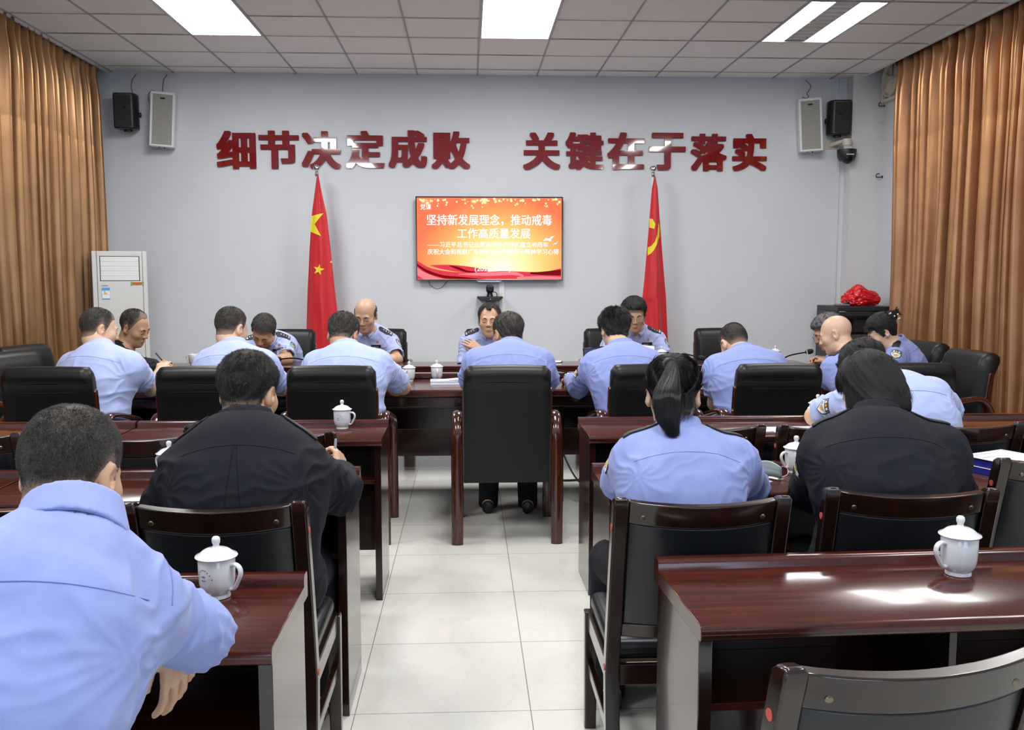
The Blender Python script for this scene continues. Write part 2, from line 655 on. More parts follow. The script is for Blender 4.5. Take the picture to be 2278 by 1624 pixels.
# ------------------------------------------------------------------ speakers on the back wall
def column_speaker(px, py, tilt, yaw, label, logo):
    p = at(px, py, WALL_Y - .10)
    t = thing('column_speaker', label, 'speaker', (p.x, WALL_Y, p.z), 0, 'white column speakers')
    m = Matrix.Translation((0, -.09, 0)) @ Euler((0, R(tilt), R(yaw))).to_matrix().to_4x4()
    mb = MB()
    mb.bb(-.115, .115, -.055, .055, -.262, .262)
    mb.move(m)
    mb.build('cabinet', M['white_plastic'], t, bevel=.012)
    mb = MB()
    for a, b_, c_, d in ((-.113, .113, .238, .262), (-.113, .113, -.262, -.244), (-.113, -.092, -.244, .238), (.092, .113, -.244, .238)):
        mb.bb(a, b_, -.064, -.052, c_, d)
    mb.move(m)
    mb.build('front_frame', M['white_plastic'], t, bevel=.003)
    mb = MB()
    mb.bb(-.092, .092, -.060, -.05, -.244, .238)
    mb.move(m)
    mb.build('grille', M['speaker_mesh'], t)
    mb = MB()
    mb.bb(-.022, .022, -.0625, -.059, .193, .207)
    mb.move(m)
    mb.build('badge', M['black_gloss'], t)
    mb = MB()
    mb.bb(-.04, .04, .02, .1, -.05, .05)
    mb.build('bracket', M['white_plastic'], t)
    mb = MB()
    mb.cyl((.02, 0, -.262), (.02, 0, -.272), .006)
    mb.cyl((-.03, 0, -.262), (-.03, 0, -.270), .005)
    mb.move(m)
    mb.build('terminal', M['black_plastic'], t)
    return t


column_speaker(362, 267, 3.5, 9, 'white column speaker with beige grille beside the air conditioner corner', 0)
column_speaker(1802, 279, -3.5, -9, 'white column speaker with beige grille beside the dome camera corner', 0)


def box_speaker(px, py, yaw, label, mirror):
    p = at(px, py, WALL_Y - .12)
    t = thing('box_speaker', label, 'speaker', (p.x, WALL_Y, p.z), 0, 'black box speakers')
    s = mirror
    m = Matrix.Translation((0, -.13, 0)) @ Euler((R(2), 0, R(yaw))).to_matrix().to_4x4()
    prof = [(-.105, -.09), (.07, -.09), (.10, -.05), (.108, .03), (.095, .09), (-.095, .09), (-.112, .02)]
    prof = [(x * s, y) for x, y in prof]
    mb = MB()
    rings = []
    for z, k in ((-.17, .93), (-.160, .985), (-.14, 1.0), (.14, 1.0), (.160, .985), (.17, .93)):
        rings.append([Vector((x * k, y * k, z)) for x, y in prof])
    mb.loft(rings)
    mb.move(m)
    mb.build('cabinet', M['black_plastic'], t, bevel=.012, seg=3)
    mb = MB()
    mb.cyl((.112 * s, 0, -.03), (.132 * s, 0, -.03), .025)
    mb.move(m)
    mb.build('mount_knob', M['black_plastic'], t, bevel=.004)
    mb = MB()
    mb.cyl((.0, .02, -.17), (.0, .02, -.19), .04)
    mb.move(m)
    mb.build('mount_foot', M['black_plastic'], t, bevel=.004)
    mb = MB()
    mb.bb(-.012, .012, -.096, -.089, .02, .044)
    mb.move(m)
    mb.build('badge', M['dark_metal'], t)
    mb = MB()
    mb.bb(-.03, .03, .08, .135, -.06, .06)
    mb.build('bracket', M['black_plastic'], t)


box_speaker(283, 249, 6, 'black box speaker hung beside the gold-brown curtain', 1)
box_speaker(1864, 263, -6, 'black box speaker hung in the corner above the dome camera', -1)


def wire(name, label, pts, r, m, cat='wire', group=None):
    mb = MB()
    mb.tube(bez(pts, 8), r, 6)
    o = mb.build(name, m, smooth=80)
    return tag(o, label, cat, group)


wire('speaker_wire', 'red wire running from the ceiling to the black speaker by the gold-brown curtain', [at(303, 165, 9.53), at(294, 178, 9.53), at(292, 195, 9.52), at(296, 211, 9.47)], .0035, M['red_wire'])
wire('speaker_wire', 'dark red wire running from the ceiling to the column speaker by the gold-brown curtain', [at(372, 165, 9.53), at(364, 178, 9.53), at(362, 195, 9.52), at(362, 206, 9.47)], .0035, M['red_wire'])
wire('speaker_wire', 'thin dark cable looping over the top corner of the column speaker near the gold-brown curtain', [at(331, 228, 9.5), at(330, 212, 9.45), at(337, 201, 9.45), at(348, 205, 9.47)], .0028, M['dark_wire'])
wire('speaker_wire', 'dark tangled cable running from the ceiling to the column speaker near the dome camera', [at(1792, 178, 9.54), at(1802, 188, 9.52), at(1803, 196, 9.52), at(1795, 208, 9.5), at(1799, 214, 9.48), at(1794, 219, 9.47), at(1786, 216, 9.47), at(1785, 222, 9.47)], .003, M['dark_wire'])

# ------------------------------------------------------------------ dome camera on its wall arm
p = at(1851, 322, WALL_Y)
t = thing('dome_camera', 'black ceiling-mount camera on an ivory wall arm in the corner', 'camera', (p.x, WALL_Y, p.z))
mb = MB()
mb.prism([(-.075, -.045), (.03, -.045), (.03, .02), (.005, .05), (-.045, .05), (-.075, .01)], 'y', -.012, 0)
mb.build('wall_plate', M['ivory_plastic'], t, bevel=.003)
mb = MB()
mb.tube([(-.03, -.01, -.01), (.03, -.12, .01), (.075, -.2, .018)], [.022, .02, .022], 12)
mb.cyl((.075, -.2, .03), (.075, -.2, -.035), .045)
mb.build('arm', M['ivory_plastic'], t)
mb = MB()
mb.cyl((.075, -.2, -.03), (.075, -.2, -.075), .035)
mb.bb(.035, .115, -.235, -.225, -.085, -.04)
mb.build('yoke', M['ivory_plastic'], t, bevel=.004)
mb = MB()
mb.lathe([(0, -.075), (.094, -.075), (.096, -.085), (.09, -.15), (.074, -.185), (0, -.19)], 28, (.075, -.2, 0))
mb.build('camera_body', M['black_plastic'], t)
mb = MB()
mb.sphere((.075, -.225, -.16), .062, 12)
mb.build('lens_ball', M['black_gloss'], t)
mb = MB()
mb.bb(.038, .112, -.299, -.284, -.137, -.128)
mb.build('light_strip', M['white_plastic'], t)
mb = MB()
mb.cyl((.075, -.28, -.17), (.075, -.295, -.175), .024)
mb.build('lens', M['black_gloss'], t)

# ------------------------------------------------------------------ exhaust fan, outlet, hooks on the side wall
t = thing('exhaust_fan', 'ivory wall exhaust fan half hidden by the copper-orange curtain top', 'fan', (XR, 9.16, 3.40))
mb = MB()
for a, b_, c_, d in ((-.19, .19, .17, .20), (-.19, .19, -.20, -.17), (-.19, -.16, -.17, .17), (.16, .19, -.17, .17)):
    mb.bb(-.05, 0, a, b_, c_, d)
mb.build('frame', M['ivory_plastic'], t, bevel=.006)
mb = MB()
rot = Euler((0, R(-90), 0)).to_matrix()
mb.lathe([(.150, .0), (.168, .0), (.172, .06), (.160, .06), (.150, .03)], 32, (0, 0, 0), rot)
mb.build('duct_ring', M['ivory_plastic'], t)
mb = MB()
mb.lathe([(0, .055), (.03, .055), (.04, .04), (.04, .02), (0, .02)], 20, (0, 0, 0), rot)
mb.build('hub', M['ivory_plastic'], t)
for k in range(5):
    mb = MB()
    mb.loft([[Vector((-.02, .035, -.012)), Vector((-.045, .035, .02)), Vector((-.047, .035, .018)), Vector((-.023, .035, -.014))],
             [Vector((-.015, .145, -.05)), Vector((-.05, .145, .045)), Vector((-.053, .145, .043)), Vector((-.018, .145, -.052))]])
    mb.move(Matrix.Rotation(2 * math.pi * k / 5 + .3, 4, 'X'))
    mb.build('blade', M['ivory_plastic'], t)
mb = MB()
mb.bb(-.012, -.002, -.16, .16, -.16, .16)
mb.build('backing', M['dark_metal'], t)

t = thing('wall_outlet', 'white wall outlet under the exhaust fan with a plug in it', 'outlet', (XR, 9.425, 3.30))
mb = MB()
mb.bb(-.010, 0, -.045, .045, -.06, .06)
mb.build('plate', M['ivory_plastic'], t, bevel=.003)
mb = MB()
mb.bb(-.05, -.010, -.02, .02, -.05, .005)
mb.build('plug', M['ivory_plastic'], t, bevel=.006)
wire('fan_cord', 'white cord hanging in a loop between the wall outlet and the exhaust fan', [(XR - .045, 9.425, 3.255), (XR - .03, 9.44, 3.14), (XR - .03, 9.40, 3.03), (XR - .03, 9.345, 3.01), (XR - .03, 9.30, 3.10), (XR - .03, 9.285, 3.21)], .003, M['white_wire'], 'cord')
for (py, lb) in ((236, 'small black wall hook inside the looped fan cord'), (394, 'small black wall hook lower down beside the copper-orange curtain')):
    p = at(1963, py, 9.37)
    mb = MB()
    mb.tube(bez([(XR, 9.36, p.z), (XR - .03, 9.36, p.z - .002), (XR - .055, 9.365, p.z - .002), (XR - .065, 9.365, p.z + .015), (XR - .05, 9.365, p.z + .032), (XR - .03, 9.362, p.z + .034)], 6), .0045, 8)
    mb.cyl((XR - .004, 9.36, p.z), (XR, 9.36, p.z), .014)
    tag(mb.build('wall_hook', M['dark_metal']), lb, 'hook', 'black wall hooks')

# ------------------------------------------------------------------ screen
tx0, tz1 = -.522, 2.272
tx1, tz0 = .966, 1.428
tw, th = tx1 - tx0, tz1 - tz0
TVY = WALL_Y - .05
t = thing('wall_screen', 'black framed wall screen showing a red and yellow slide with white lettering', 'television', ((tx0 + tx1) / 2, WALL_Y, (tz0 + tz1) / 2))
mb = MB()
mb.bb(-tw / 2 + .02, tw / 2 - .02, -.048, 0, -th / 2 + .05, th / 2 - .05)
mb.bb(-tw / 2, tw / 2, -.068, -.045, -th / 2, th / 2)
mb.build('housing', M['black_gloss'], t, bevel=.003)
mb = MB()
bz = .011
for a, b_, c_, d in ((-tw / 2, tw / 2, th / 2 - bz, th / 2), (-tw / 2, tw / 2, -th / 2, -th / 2 + bz), (-tw / 2, -tw / 2 + bz, -th / 2 + bz, th / 2 - bz), (tw / 2 - bz, tw / 2, -th / 2 + bz, th / 2 - bz)):
    mb.bb(a, b_, -.075, -.066, c_, d)
mb.build('bezel', M['black_gloss'], t, 0, bevel=.002)
mb = MB()
mb.prism([(-.14, -th / 2), (.13, -th / 2), (.10, -th / 2 - .014), (-.11, -th / 2 - .014)], 'y', -.07, -.05)
mb.build('chin_bar', mat('chin_bar', (.5, .5, .5), .25, .8), t)
scr = bpy.data.materials.new('slide_light')
scr.use_nodes = True
nt = scr.node_tree
nt.nodes.remove(nt.nodes['Principled BSDF'])
em = nt.nodes.new('ShaderNodeEmission')
vec = coords(nt)
sep = nt.nodes.new('ShaderNodeSeparateXYZ')
nt.links.new(vec, sep.inputs[0])


def mth(op, a, b_=None, c_=None):
    n = nt.nodes.new('ShaderNodeMath')
    n.operation = op
    for i, x in enumerate((a, b_, c_)):
        if x is None:
            continue
        if isinstance(x, (int, float)):
            n.inputs[i].default_value = x
        else:
            nt.links.new(x, n.inputs[i])
    return n.outputs[0]


xx = mth('MULTIPLY', mth('SUBTRACT', sep.outputs[0], .10), 1.05)
zz = mth('MULTIPLY', mth('ADD', sep.outputs[2], .30), 1.25)
dist = mth('SQRT', mth('ADD', mth('MULTIPLY', xx, xx), mth('MULTIPLY', zz, zz)))
cr = ramp(nt, dist, [(0.0, (1.0, 1.0, .88)), (.22, (1.0, .97, .52)), (.46, (1.0, .70, .22)), (.70, (1.0, .40, .13)), (.92, (1.0, .21, .10))])
nt.links.new(cr, em.inputs[0])
em.inputs[1].default_value = 1.08
nt.links.new(em.outputs[0], nt.nodes['Material Output'].inputs[0])
mb = MB()
mb.bb(-tw / 2 + bz, tw / 2 - bz, -.0685, -.067, -th / 2 + bz, th / 2 - bz)
screen = mb.build('screen', scr, t, 0)


def emis(name, col, s):
    m = bpy.data.materials.new(name)
    m.use_nodes = True
    n_ = m.node_tree
    n_.nodes.remove(n_.nodes['Principled BSDF'])
    e_ = n_.nodes.new('ShaderNodeEmission')
    e_.inputs[0].default_value = (*col, 1)
    e_.inputs[1].default_value = s
    n_.links.new(e_.outputs[0], n_.nodes['Material Output'].inputs[0])
    return m


E_WHITE = emis('slide_white', (1, .99, .98), 1.05)
E_RIB = [emis('slide_red', (.85, .055, .085), 1.0), emis('slide_deep_red', (.22, .006, .012), 1.0), emis('slide_pink', (1.0, .26, .30), 1.0)]
E_SPARK = [emis('slide_spark', (1, .90, .50), 1.1), emis('slide_glow', (1.0, .42, .12), 1.0)]


def slide_xz(px, py):
    q = at(px, py, WALL_Y - .07)
    return q.x - t.location.x, q.z - t.location.z


def slide_text(body, px0, px1, py, hpx, off):
    x0, z = slide_xz(px0, py)
    x1, _ = slide_xz(px1, py)
    text_mesh('slide_lettering', body, hpx / FPX * WALL_Y * 1.08, E_WHITE, t, ((x0 + x1) / 2, -.0708, z), (R(90), 0, 0), .0004, off, width=x1 - x0)


slide_text('党课', 935, 959, 461, 12, .0012)
slide_text('坚持新发展理念，推动戒毒', 949, 1228, 491, 23, .0022)
slide_text('工作高质量发展', 1017, 1180, 521, 22, .0022)
slide_text('——习近平总书记出席深圳经济特区建立40周年', 951, 1220, 545, 12, .0012)
slide_text('庆祝大会和视察广东重要讲话重要指示精神学习心得', 951, 1243, 561, 12, .0012)
slide_text('主讲人：', 1048, 1096, 582, 10, .0006)
slide_text('(2020.11.24)', 1056, 1136, 599, 12, .0008)


def slide_shape(name, polys, m, y):
    mb = MB()
    for poly in polys:
        q = [slide_xz(px, py) for px, py in poly]
        mb.v += [(x, y, z) for x, z in q]
        n = len(mb.v)
        mb.f.append(tuple(range(n - len(q), n)))
    return mb.build(name, m, t, 0, recalc=False)


def band(top, bot):
    return [top + list(reversed(bot))]


def curve2(pts, n=10):
    return [(v.x, v.y) for v in bez([(a, b_, 0) for a, b_ in pts], n)]


low = [(928, 620), (1249, 620)]
slide_shape('slide_ribbon', band(curve2([(928, 580), (960, 597), (1010, 605), (1060, 606), (1120, 603), (1180, 605), (1215, 604), (1248, 597)]), curve2([(928, 621), (1248, 621)])), E_RIB[0], -.0688)
slide_shape('slide_ribbon', band(curve2([(955, 590), (985, 589), (1015, 590), (1050, 594), (1085, 600)]), curve2([(975, 597), (1000, 602), (1030, 606), (1085, 606)])), E_RIB[0], -.0690)
slide_shape('slide_ribbon', band(curve2([(928, 587), (950, 600), (985, 612), (1030, 616), (1080, 621)]), curve2([(928, 592), (950, 607), (985, 618), (1010, 621), (1080, 621.5)])), E_RIB[1], -.0691)
slide_shape('slide_ribbon', band(curve2([(928, 595), (945, 606), (970, 616), (990, 621)]), curve2([(928, 612), (945, 621), (970, 621.4), (990, 621.6)])), E_RIB[2], -.0691)
slide_shape('slide_ribbon', band(curve2([(1000, 590), (1020, 594), (1040, 602), (1060, 604)]), curve2([(1000, 592), (1025, 602), (1040, 606), (1060, 606)])), E_RIB[1], -.0692)
slide_shape('slide_ribbon', band(curve2([(1020, 609), (1080, 606), (1140, 604), (1165, 612)]), curve2([(1020, 611), (1080, 614), (1140, 612), (1165, 616)])), E_RIB[2], -.0692)
slide_shape('slide_ribbon', band(curve2([(1180, 606), (1210, 604), (1248, 600)]), curve2([(1180, 610), (1210, 612), (1248, 613)])), E_RIB[1], -.0691)
slide_shape('slide_ribbon', band(curve2([(1150, 616), (1200, 614), (1248, 616)]), curve2([(1150, 620), (1200, 620), (1248, 620)])), E_RIB[2], -.0692)
slide_shape('slide_bird', [[(1208, 536), (1214, 529), (1222, 531), (1226, 526), (1234, 525), (1227, 531), (1226, 536), (1222, 538), (1220, 535)],
                           [(1229, 545), (1234, 540), (1237, 541), (1242, 536), (1238, 543), (1234, 543)]], E_WHITE, -.0692)
rng = random.Random(11)
sp, gl = [], []
for k in range(80):
    px, py = rng.uniform(930, 1246), 441 + abs(rng.gauss(0, 9))
    r_ = rng.uniform(.9, 2.8) * (1.2 if py < 452 else .8)
    circ = lambda R_: [(px + R_ * math.cos(a * math.pi / 5), py + R_ * math.sin(a * math.pi / 5)) for a in range(10)]
    if py - 2 < 441:
        py += 3
    sp.append(circ(r_))
    if rng.random() < .4 and py - r_ * 2.2 > 440.5:
        gl.append(circ(r_ * 2.2))
slide_shape('slide_glow_pattern', gl, E_SPARK[1], -.0690)
slide_shape('slide_sparkle_pattern', sp, E_SPARK[0], -.0693)['kind'] = 'stuff'
wire('screen_cable', 'thin black cable hanging in a loop under the wall screen', [at(953, 622, 9.52), at(957, 634, 9.52), at(970, 642, 9.52), at(982, 640, 9.52), at(996, 625, 9.52)], .003, M['dark_wire'], 'cable')
p0, p1 = at(1110, 626, WALL_Y), at(1122, 626, WALL_Y)
mb = MB()
mb.bb(p0.x, p1.x, WALL_Y - .018, WALL_Y, 0.1, tz0 + .02)
tag(mb.build('cable_trunking', M['white_plastic'], bevel=.003), 'white cable trunking running down the wall below the screen', 'trunking')

# video conference camera
p = at(1090, 663, WALL_Y - .15)
t = thing('conference_camera', 'black swivelling conference camera on a wall shelf under the screen', 'camera', (p.x, WALL_Y - .12, p.z - .03))
mb = MB()
mb.prism([(-.130, .045), (.130, .045), (.128, .03), (.09, .0), (-.09, .0), (-.128, .03)], 'y', -.08, .12)
mb.build('shelf_base', M['black_plastic'], t, bevel=.006)
mb = MB()
mb.prism([(-.055, .002), (.055, .002), (.035, -.018), (-.035, -.018)], 'y', -.07, .05)
mb.build('lower_unit', M['black_plastic'], t, bevel=.003)
mb = MB()
mb.lathe([(.034, .045), (.03, .06), (.027, .08), (.03, .09)], 20)
mb.build('neck', M['black_gloss'], t)
mb = MB()
mb.box((0, 0, .122), (.078, .085, .078))
mb.build('head', M['black_plastic'], t, bevel=.024, seg=4)
mb = MB()
mb.cyl((0, -.04, .122), (0, -.052, .122), .026)
mb.build('lens', M['black_gloss'], t, bevel=.003)
mb = MB()
mb.tube(bez([(.03, .01, .09), (.06, .03, .085), (.075, .05, .065), (.07, .06, .045)], 6), .004, 8)
mb.build('lead', M['dark_wire'], t)
mb = MB()
mb.cyl((.004, -.082, .02), (.004, -.078, .02), .004)
mb.build('indicator_light', M['white_plastic'], t)

# ------------------------------------------------------------------ flags
flag_red = noise_mat('flag_cloth', (.50, .010, .016), (.60, .014, .02), .5, 60, .1, .002, sheen=.2)
flag_yellow = mat('flag_yellow', (.80, .66, .03), .55)
white_pole = mat('white_pole', (.72, .72, .74), .3)


def flag(name, label, ball, outline, emblem, FY):
    b_ = at(*ball, FY)
    t = thing(name, label, 'flag', (b_.x + .02, FY, 0))
    o0 = Vector((b_.x + .02, FY, 0))
    mb = MB()
    mb.sphere((b_.x - o0.x, 0, b_.z), .034, 14)
    mb.lathe([(.012, -.034), (.02, -.045), (.012, -.055), (.024, -.062), (.016, -.075), (.016, -.085)], 16, (b_.x - o0.x, 0, b_.z))
    mb.build('finial', M['chrome'], t)
    mb = MB()
    mb.cyl((b_.x - o0.x, 0, b_.z - .08), (b_.x - o0.x + .02, .0, .06), .016)
    mb.build('pole', white_pole, t)
    mb = MB()
    mb.lathe([(0, 0), (.2, 0), (.2, .03), (.06, .05), (.03, .10), (0, .10)], 28, (0, .0, 0))
    mb.build('stand_base', M['chrome'], t)
    rows = []
    ol = [(at(l, y, FY), at(r_, y, FY)) for y, l, r_ in outline]
    zs = [a.z for a, _ in ol]

    def edges(z):
        for i in range(len(zs) - 1):
            if zs[i] >= z >= zs[i + 1]:
                k = (zs[i] - z) / (zs[i] - zs[i + 1])
                return ol[i][0].x + k * (ol[i + 1][0].x - ol[i][0].x), ol[i][1].x + k * (ol[i + 1][1].x - ol[i][1].x)
        return ol[-1][0].x, ol[-1][1].x

    def depth(u, z):
        k = (zs[0] - z) / (zs[0] - zs[-1])
        a = .012 + .05 * k
        y = -.03 - .045 * math.sin(math.pi * u) * (.3 + k) + .35 * a * math.sin(6.5 * u + 1.2 + k * .8) + .12 * a * math.sin(17 * u + 2 * k)
        y += .004 * math.sin(9 * z + 14 * u) * k
        return y
    NZ, NU = 70, 48
    for i in range(NZ + 1):
        z = zs[0] + (zs[-1] - zs[0]) * i / NZ
        l, r_ = edges(z)
        row = []
        for j in range(NU + 1):
            u = j / NU
            row.append((l + (r_ - l) * u - o0.x, depth(u, z), z))
        k = (zs[0] - z) / (zs[0] - zs[-1])
        for j in range(1, 16):                       # the cloth turns back behind itself
            q = j / 16
            row.append((r_ - (r_ - l) * q - o0.x, depth(1, z) + (.02 + .05 * k) * math.sin(math.pi * q) + .03 * k * math.sin(9 * q), z))
        rows.append(row)
    mb = MB()
    mb.loft(rows, cap=False)
    cloth = mb.build('cloth', flag_red, t, smooth=180)
    for polys in emblem:
        mb = MB()
        pts3 = []
        for px, py in polys:
            q = at(px, py, FY)
            l, r_ = edges(q.z)
            u = min(1, max(0, (q.x - l) / max(1e-6, r_ - l)))
            pts3.append((l + (r_ - l) * u - o0.x, depth(u, q.z) - .004, q.z))
        mb.v = pts3
        mb.f = [tuple(range(len(pts3)))]
        bm = bmesh.new()
        vs = [bm.verts.new(p_) for p_ in pts3]
        bm.faces.new(vs)
        bmesh.ops.triangulate(bm, faces=bm.faces)
        for _ in range(4):
            bmesh.ops.subdivide_edges(bm, edges=[e for e in bm.edges if e.calc_length() > .012], cuts=1)
            bmesh.ops.triangulate(bm, faces=bm.faces)
        for v_ in bm.verts:
            l, r_ = edges(v_.co.z)
            u = min(1, max(0, (v_.co.x + o0.x - l) / max(1e-6, r_ - l)))
            v_.co.y = depth(u, v_.co.z) - .0035
        me = bpy.data.meshes.new('emblem')
        bm.to_mesh(me)
        bm.free()
        me.materials.append(flag_yellow)
        me.shade_smooth()
        e = bpy.data.objects.new('emblem', me)
        COL.objects.link(e)
        e.parent = t
        e['label'] = 'yellow emblem'
    return t


def star(cx, cy, r_, rot):
    return [(cx + (r_ if k % 2 == 0 else r_ * .4) * math.sin(R(rot + 36 * k)), cy - (r_ if k % 2 == 0 else r_ * .4) * math.cos(R(rot + 36 * k))) for k in range(10)]


out1 = [(388, 706, 709), (420, 702, 715), (480, 694, 728), (560, 689, 737), (640, 685, 745), (700, 683, 752), (760, 681, 757), (810, 680, 761), (850, 680, 763)]
st = [(692.5, 481), (721.5, 475), (702, 499.5), (717, 526), (691, 516)]
flag('national_flag', 'red flag with yellow stars hanging furled on its pole, nearer the air conditioner', (704.5, 374), out1,
     [st, star(711.5, 600, 13, 12), [(740, 569), (741, 585), (734.5, 584), (739, 579)], [(685.6, 589), (688.5, 590), (685.6, 593)]], 9.25)
out2 = [(393, 1455, 1457), (420, 1449, 1462), (480, 1444, 1466), (560, 1438, 1472), (620, 1433, 1477), (665, 1428, 1481), (668, 1432, 1481), (720, 1432, 1483), (790, 1433, 1487), (850, 1433, 1489)]
sick = [(1463.5, 494), (1465.5, 510), (1465, 527), (1459, 542), (1452, 557), (1445, 565), (1439.5, 568.5), (1440, 551), (1447, 547), (1454, 538), (1460, 519)]
ham = [(1444, 486.5), (1449, 487.5), (1455, 499), (1453, 510), (1443.5, 506.5)]
flag('party_flag', 'red flag with a yellow emblem hanging furled on its pole, nearer the equipment rack', (1453, 376), out2, [sick, ham], 9.25)

# ------------------------------------------------------------------ air conditioner
cream = noise_mat('cream_enamel', (.62, .62, .60), (.64, .64, .62), .35, 4, 0)
t = thing('air_conditioner', 'tall cream floor standing air conditioner in front of the gold-brown curtain', 'air conditioner', (-3.165, 8.66, 0), R(25))
mb = MB()
mb.bb(-.232, .232, 0.012, .30, 0.0, 1.70)
mb.build('cabinet', cream, t, bevel=.012)
mb = MB()
for a, b_, c_, d in ((-.19, .19, 1.655, 1.70), (-.19, -.168, 1.43, 1.655), (.168, .19, 1.43, 1.655), (-.19, .19, .04, 1.43)):
    mb.bb(a, b_, -.004, .014, c_, d)
mb.build('front_panel', cream, t, 0, bevel=.003)
mb = MB()
for s in (-1, 1):
    mb.bb(min(s * .194, s * .232), max(s * .194, s * .232), -.002, .014, .02, 1.70)
mb.build('side_strip', cream, t, 0, bevel=.004)
mb = MB()
mb.bb(-.170, .170, .004, .016, 1.43, 1.66)
mb.build('outlet_recess', M['dark_metal'], t, 0)
mb = MB()
for k in range(5):
    mb.bb(-.162, .162, -.003, .006, 1.436 + k * .0430, 1.436 + k * .0430 + .0424)
mb.build('louver', M['white_plastic'], t, bevel=.002)
mb = MB()
mb.bb(.10, .155, -.0055, -.0035, 1.668, 1.674)
mb.build('brand_mark', M['grey_plastic'], t, 0)
lab_blue = mat('label_blue', (.10, .36, .72), .5)
mb = MB()
mb.bb(-.158, -.090, -.0062, -.004, 1.265, 1.372)
lb_ = mb.build('energy_label', M['paper'], t, 0)
mb = MB()
mb.bb(-.158, -.090, -.0068, -.006, 1.345, 1.372)
mb.bb(-.158, -.090, -.0068, -.006, 1.265, 1.275)
mb.bb(-.158, -.1565, -.0068, -.006, 1.275, 1.345)
mb.bb(-.0915, -.090, -.0068, -.006, 1.275, 1.345)
mb.bb(-.155, -.093, -.0068, -.006, 1.308, 1.3095)
mb.build('blue_band', lab_blue, lb_, 0)
for (a, b_, z, cc) in ((-.143, -.130, 1.336, (.02, .25, .08)), (-.143, -.125, 1.329, (.45, .6, .05)), (-.143, -.120, 1.322, (.75, .6, .05)), (-.143, -.115, 1.315, (.6, .05, .03))):
    mb = MB()
    mb.bb(a, b_, -.0068, -.006, z, z + .005)
    mb.build('rating_bar', mat('rating', cc, .5), lb_, 0)
mb = MB()
mb.bb(-.16, -.105, -.0056, -.004, 1.386, 1.392)
mb.build('model_mark', M['ink'], t, 0)
mb = MB()
mb.prism([(.088, 1.392), (.115, 1.397), (.145, 1.393), (.175, 1.397), (.198, 1.391), (.198, 1.424), (.17, 1.420), (.115, 1.420), (.088, 1.426)], 'y', -.0075, -.004)
st_ = mb.build('sticker', mat('sticker_orange', (.42, .14, .02), .6), t, 0)
mb = MB()
for s in (.088, .187):
    mb.bb(s, s + .013, -.009, -.007, 1.392, 1.426)
mb.build('leaf_print', mat('leaf_print', (.25, .40, .06), .6), st_, 0)
mb = MB()
mb.bb(-.12, .12, -.0055, .004, .12, .5)
mb.build('intake_grille', M['grey_plastic'], t, 0)

# ------------------------------------------------------------------ equipment rack
rack_m = noise_mat('rack_steel', (.017, .018, .020), (.022, .023, .025), .45, 400, .05, .0005)
rx0, rx1, ry0, ry1, rh = 3.575, 4.155, 8.84, 9.38, 1.18
t = thing('equipment_rack', 'black equipment rack cabinet with a glass door in the corner', 'rack cabinet', ((rx0 + rx1) / 2, ry0, 0))
hx, dp = (rx1 - rx0) / 2, ry1 - ry0
mb = MB()
mb.bb(-hx, hx, 0, dp, rh - .045, rh)
mb.build('top_panel', rack_m, t, bevel=.006)
mb = MB()
mb.bb(-hx, hx, 0.01, dp, .04, .09)
mb.build('bottom_panel', rack_m, t, bevel=.004)
for s in (-1, 1):
    mb = MB()
    mb.bb(min(s * hx, s * (hx - .02)), max(s * hx, s * (hx - .02)), .01, dp, .09, rh - .045)
    mb.build('side_panel', rack_m, t, 0, bevel=.004)
mb = MB()
for z in np.linspace(.75, 1.05, 7):
    for k in range(2):
        mb.bb(-hx - .001, -hx + .002, .08 + .2 * k, .2 + .2 * k, z, z + .01)
mb.build('side_vent', M['black_gloss'], t, 0)
mb = MB()
for a, b_, c_, d in ((-hx + .005, -hx + .075, .1, rh - .05), (hx - .075, hx - .005, .1, rh - .05), (-hx + .075, hx - .075, rh - .09, rh - .05), (-hx + .075, hx - .075, .1, .16)):
    mb.bb(a, b_, -.018, 0, c_, d)
mb.build('door_frame', rack_m, t, bevel=.003)
gl = mat('smoked_glass', (.01, .01, .012), .03, alpha=.14)
mb = MB()
mb.bb(-hx + .075, hx - .075, -.012, -.007, .16, rh - .09)
mb.build('door_glass', gl, t, 0)
dots = MB()
for a in range(3):
    for c_ in range(9):
        dots.cyl((-hx + .03 + a * .014, -.0195, .74 + c_ * .022), (-hx + .03 + a * .014, -.0175, .74 + c_ * .022), .004, n=6)
dots.build('door_perforation', M['grey_plastic'], t, 0)
mb = MB()
mb.bb(-hx + .08, hx - .08, .02, .03, .12, rh - .34)
mb.build('inner_panel', M['dark_metal'], t, 0)
for z0, z1, mm in ((.62, .70, 'dark_metal'), (.78, .905, 'grey_plastic')):
    mb = MB()
    mb.bb(-hx + .085, hx - .085, .02, .3, z0, z1)
    u = mb.build('amplifier', mat('amplifier_face', (.20, .18, .15), .4, .5) if mm == 'grey_plastic' else M[mm], t, 0, bevel=.003)
    for k in range(5):
        mb = MB()
        mb.cyl((-hx + .13 + k * .05, .02, (z0 + z1) / 2), (-hx + .13 + k * .05, .0, (z0 + z1) / 2), .014, n=14)
        mb.build('dial', M['black_plastic'], u)
mb = MB()
mb.bb(-hx + .2, hx - .09, .1, .4, .93, 1.05)
mb.build('inner_box', mat('brown_box', (.05, .035, .03), .6), t, 0)
mb = MB()
mb.bb(-hx + .085, -hx + .33, .36, .37, .93, 1.075)
mb.build('rear_plate', M['white_plastic'], t, 0)  # white sheet added in place of the wall seen through the open rack
mb = MB()
mb.tube(bez([(-hx + .14, .3, 1.09), (-hx + .13, .3, 1.03), (-hx + .15, .3, 1.0), (-hx + .17, .3, .965)], 6), .006, 8)
mb.build('inner_cable', M['dark_wire'], t)

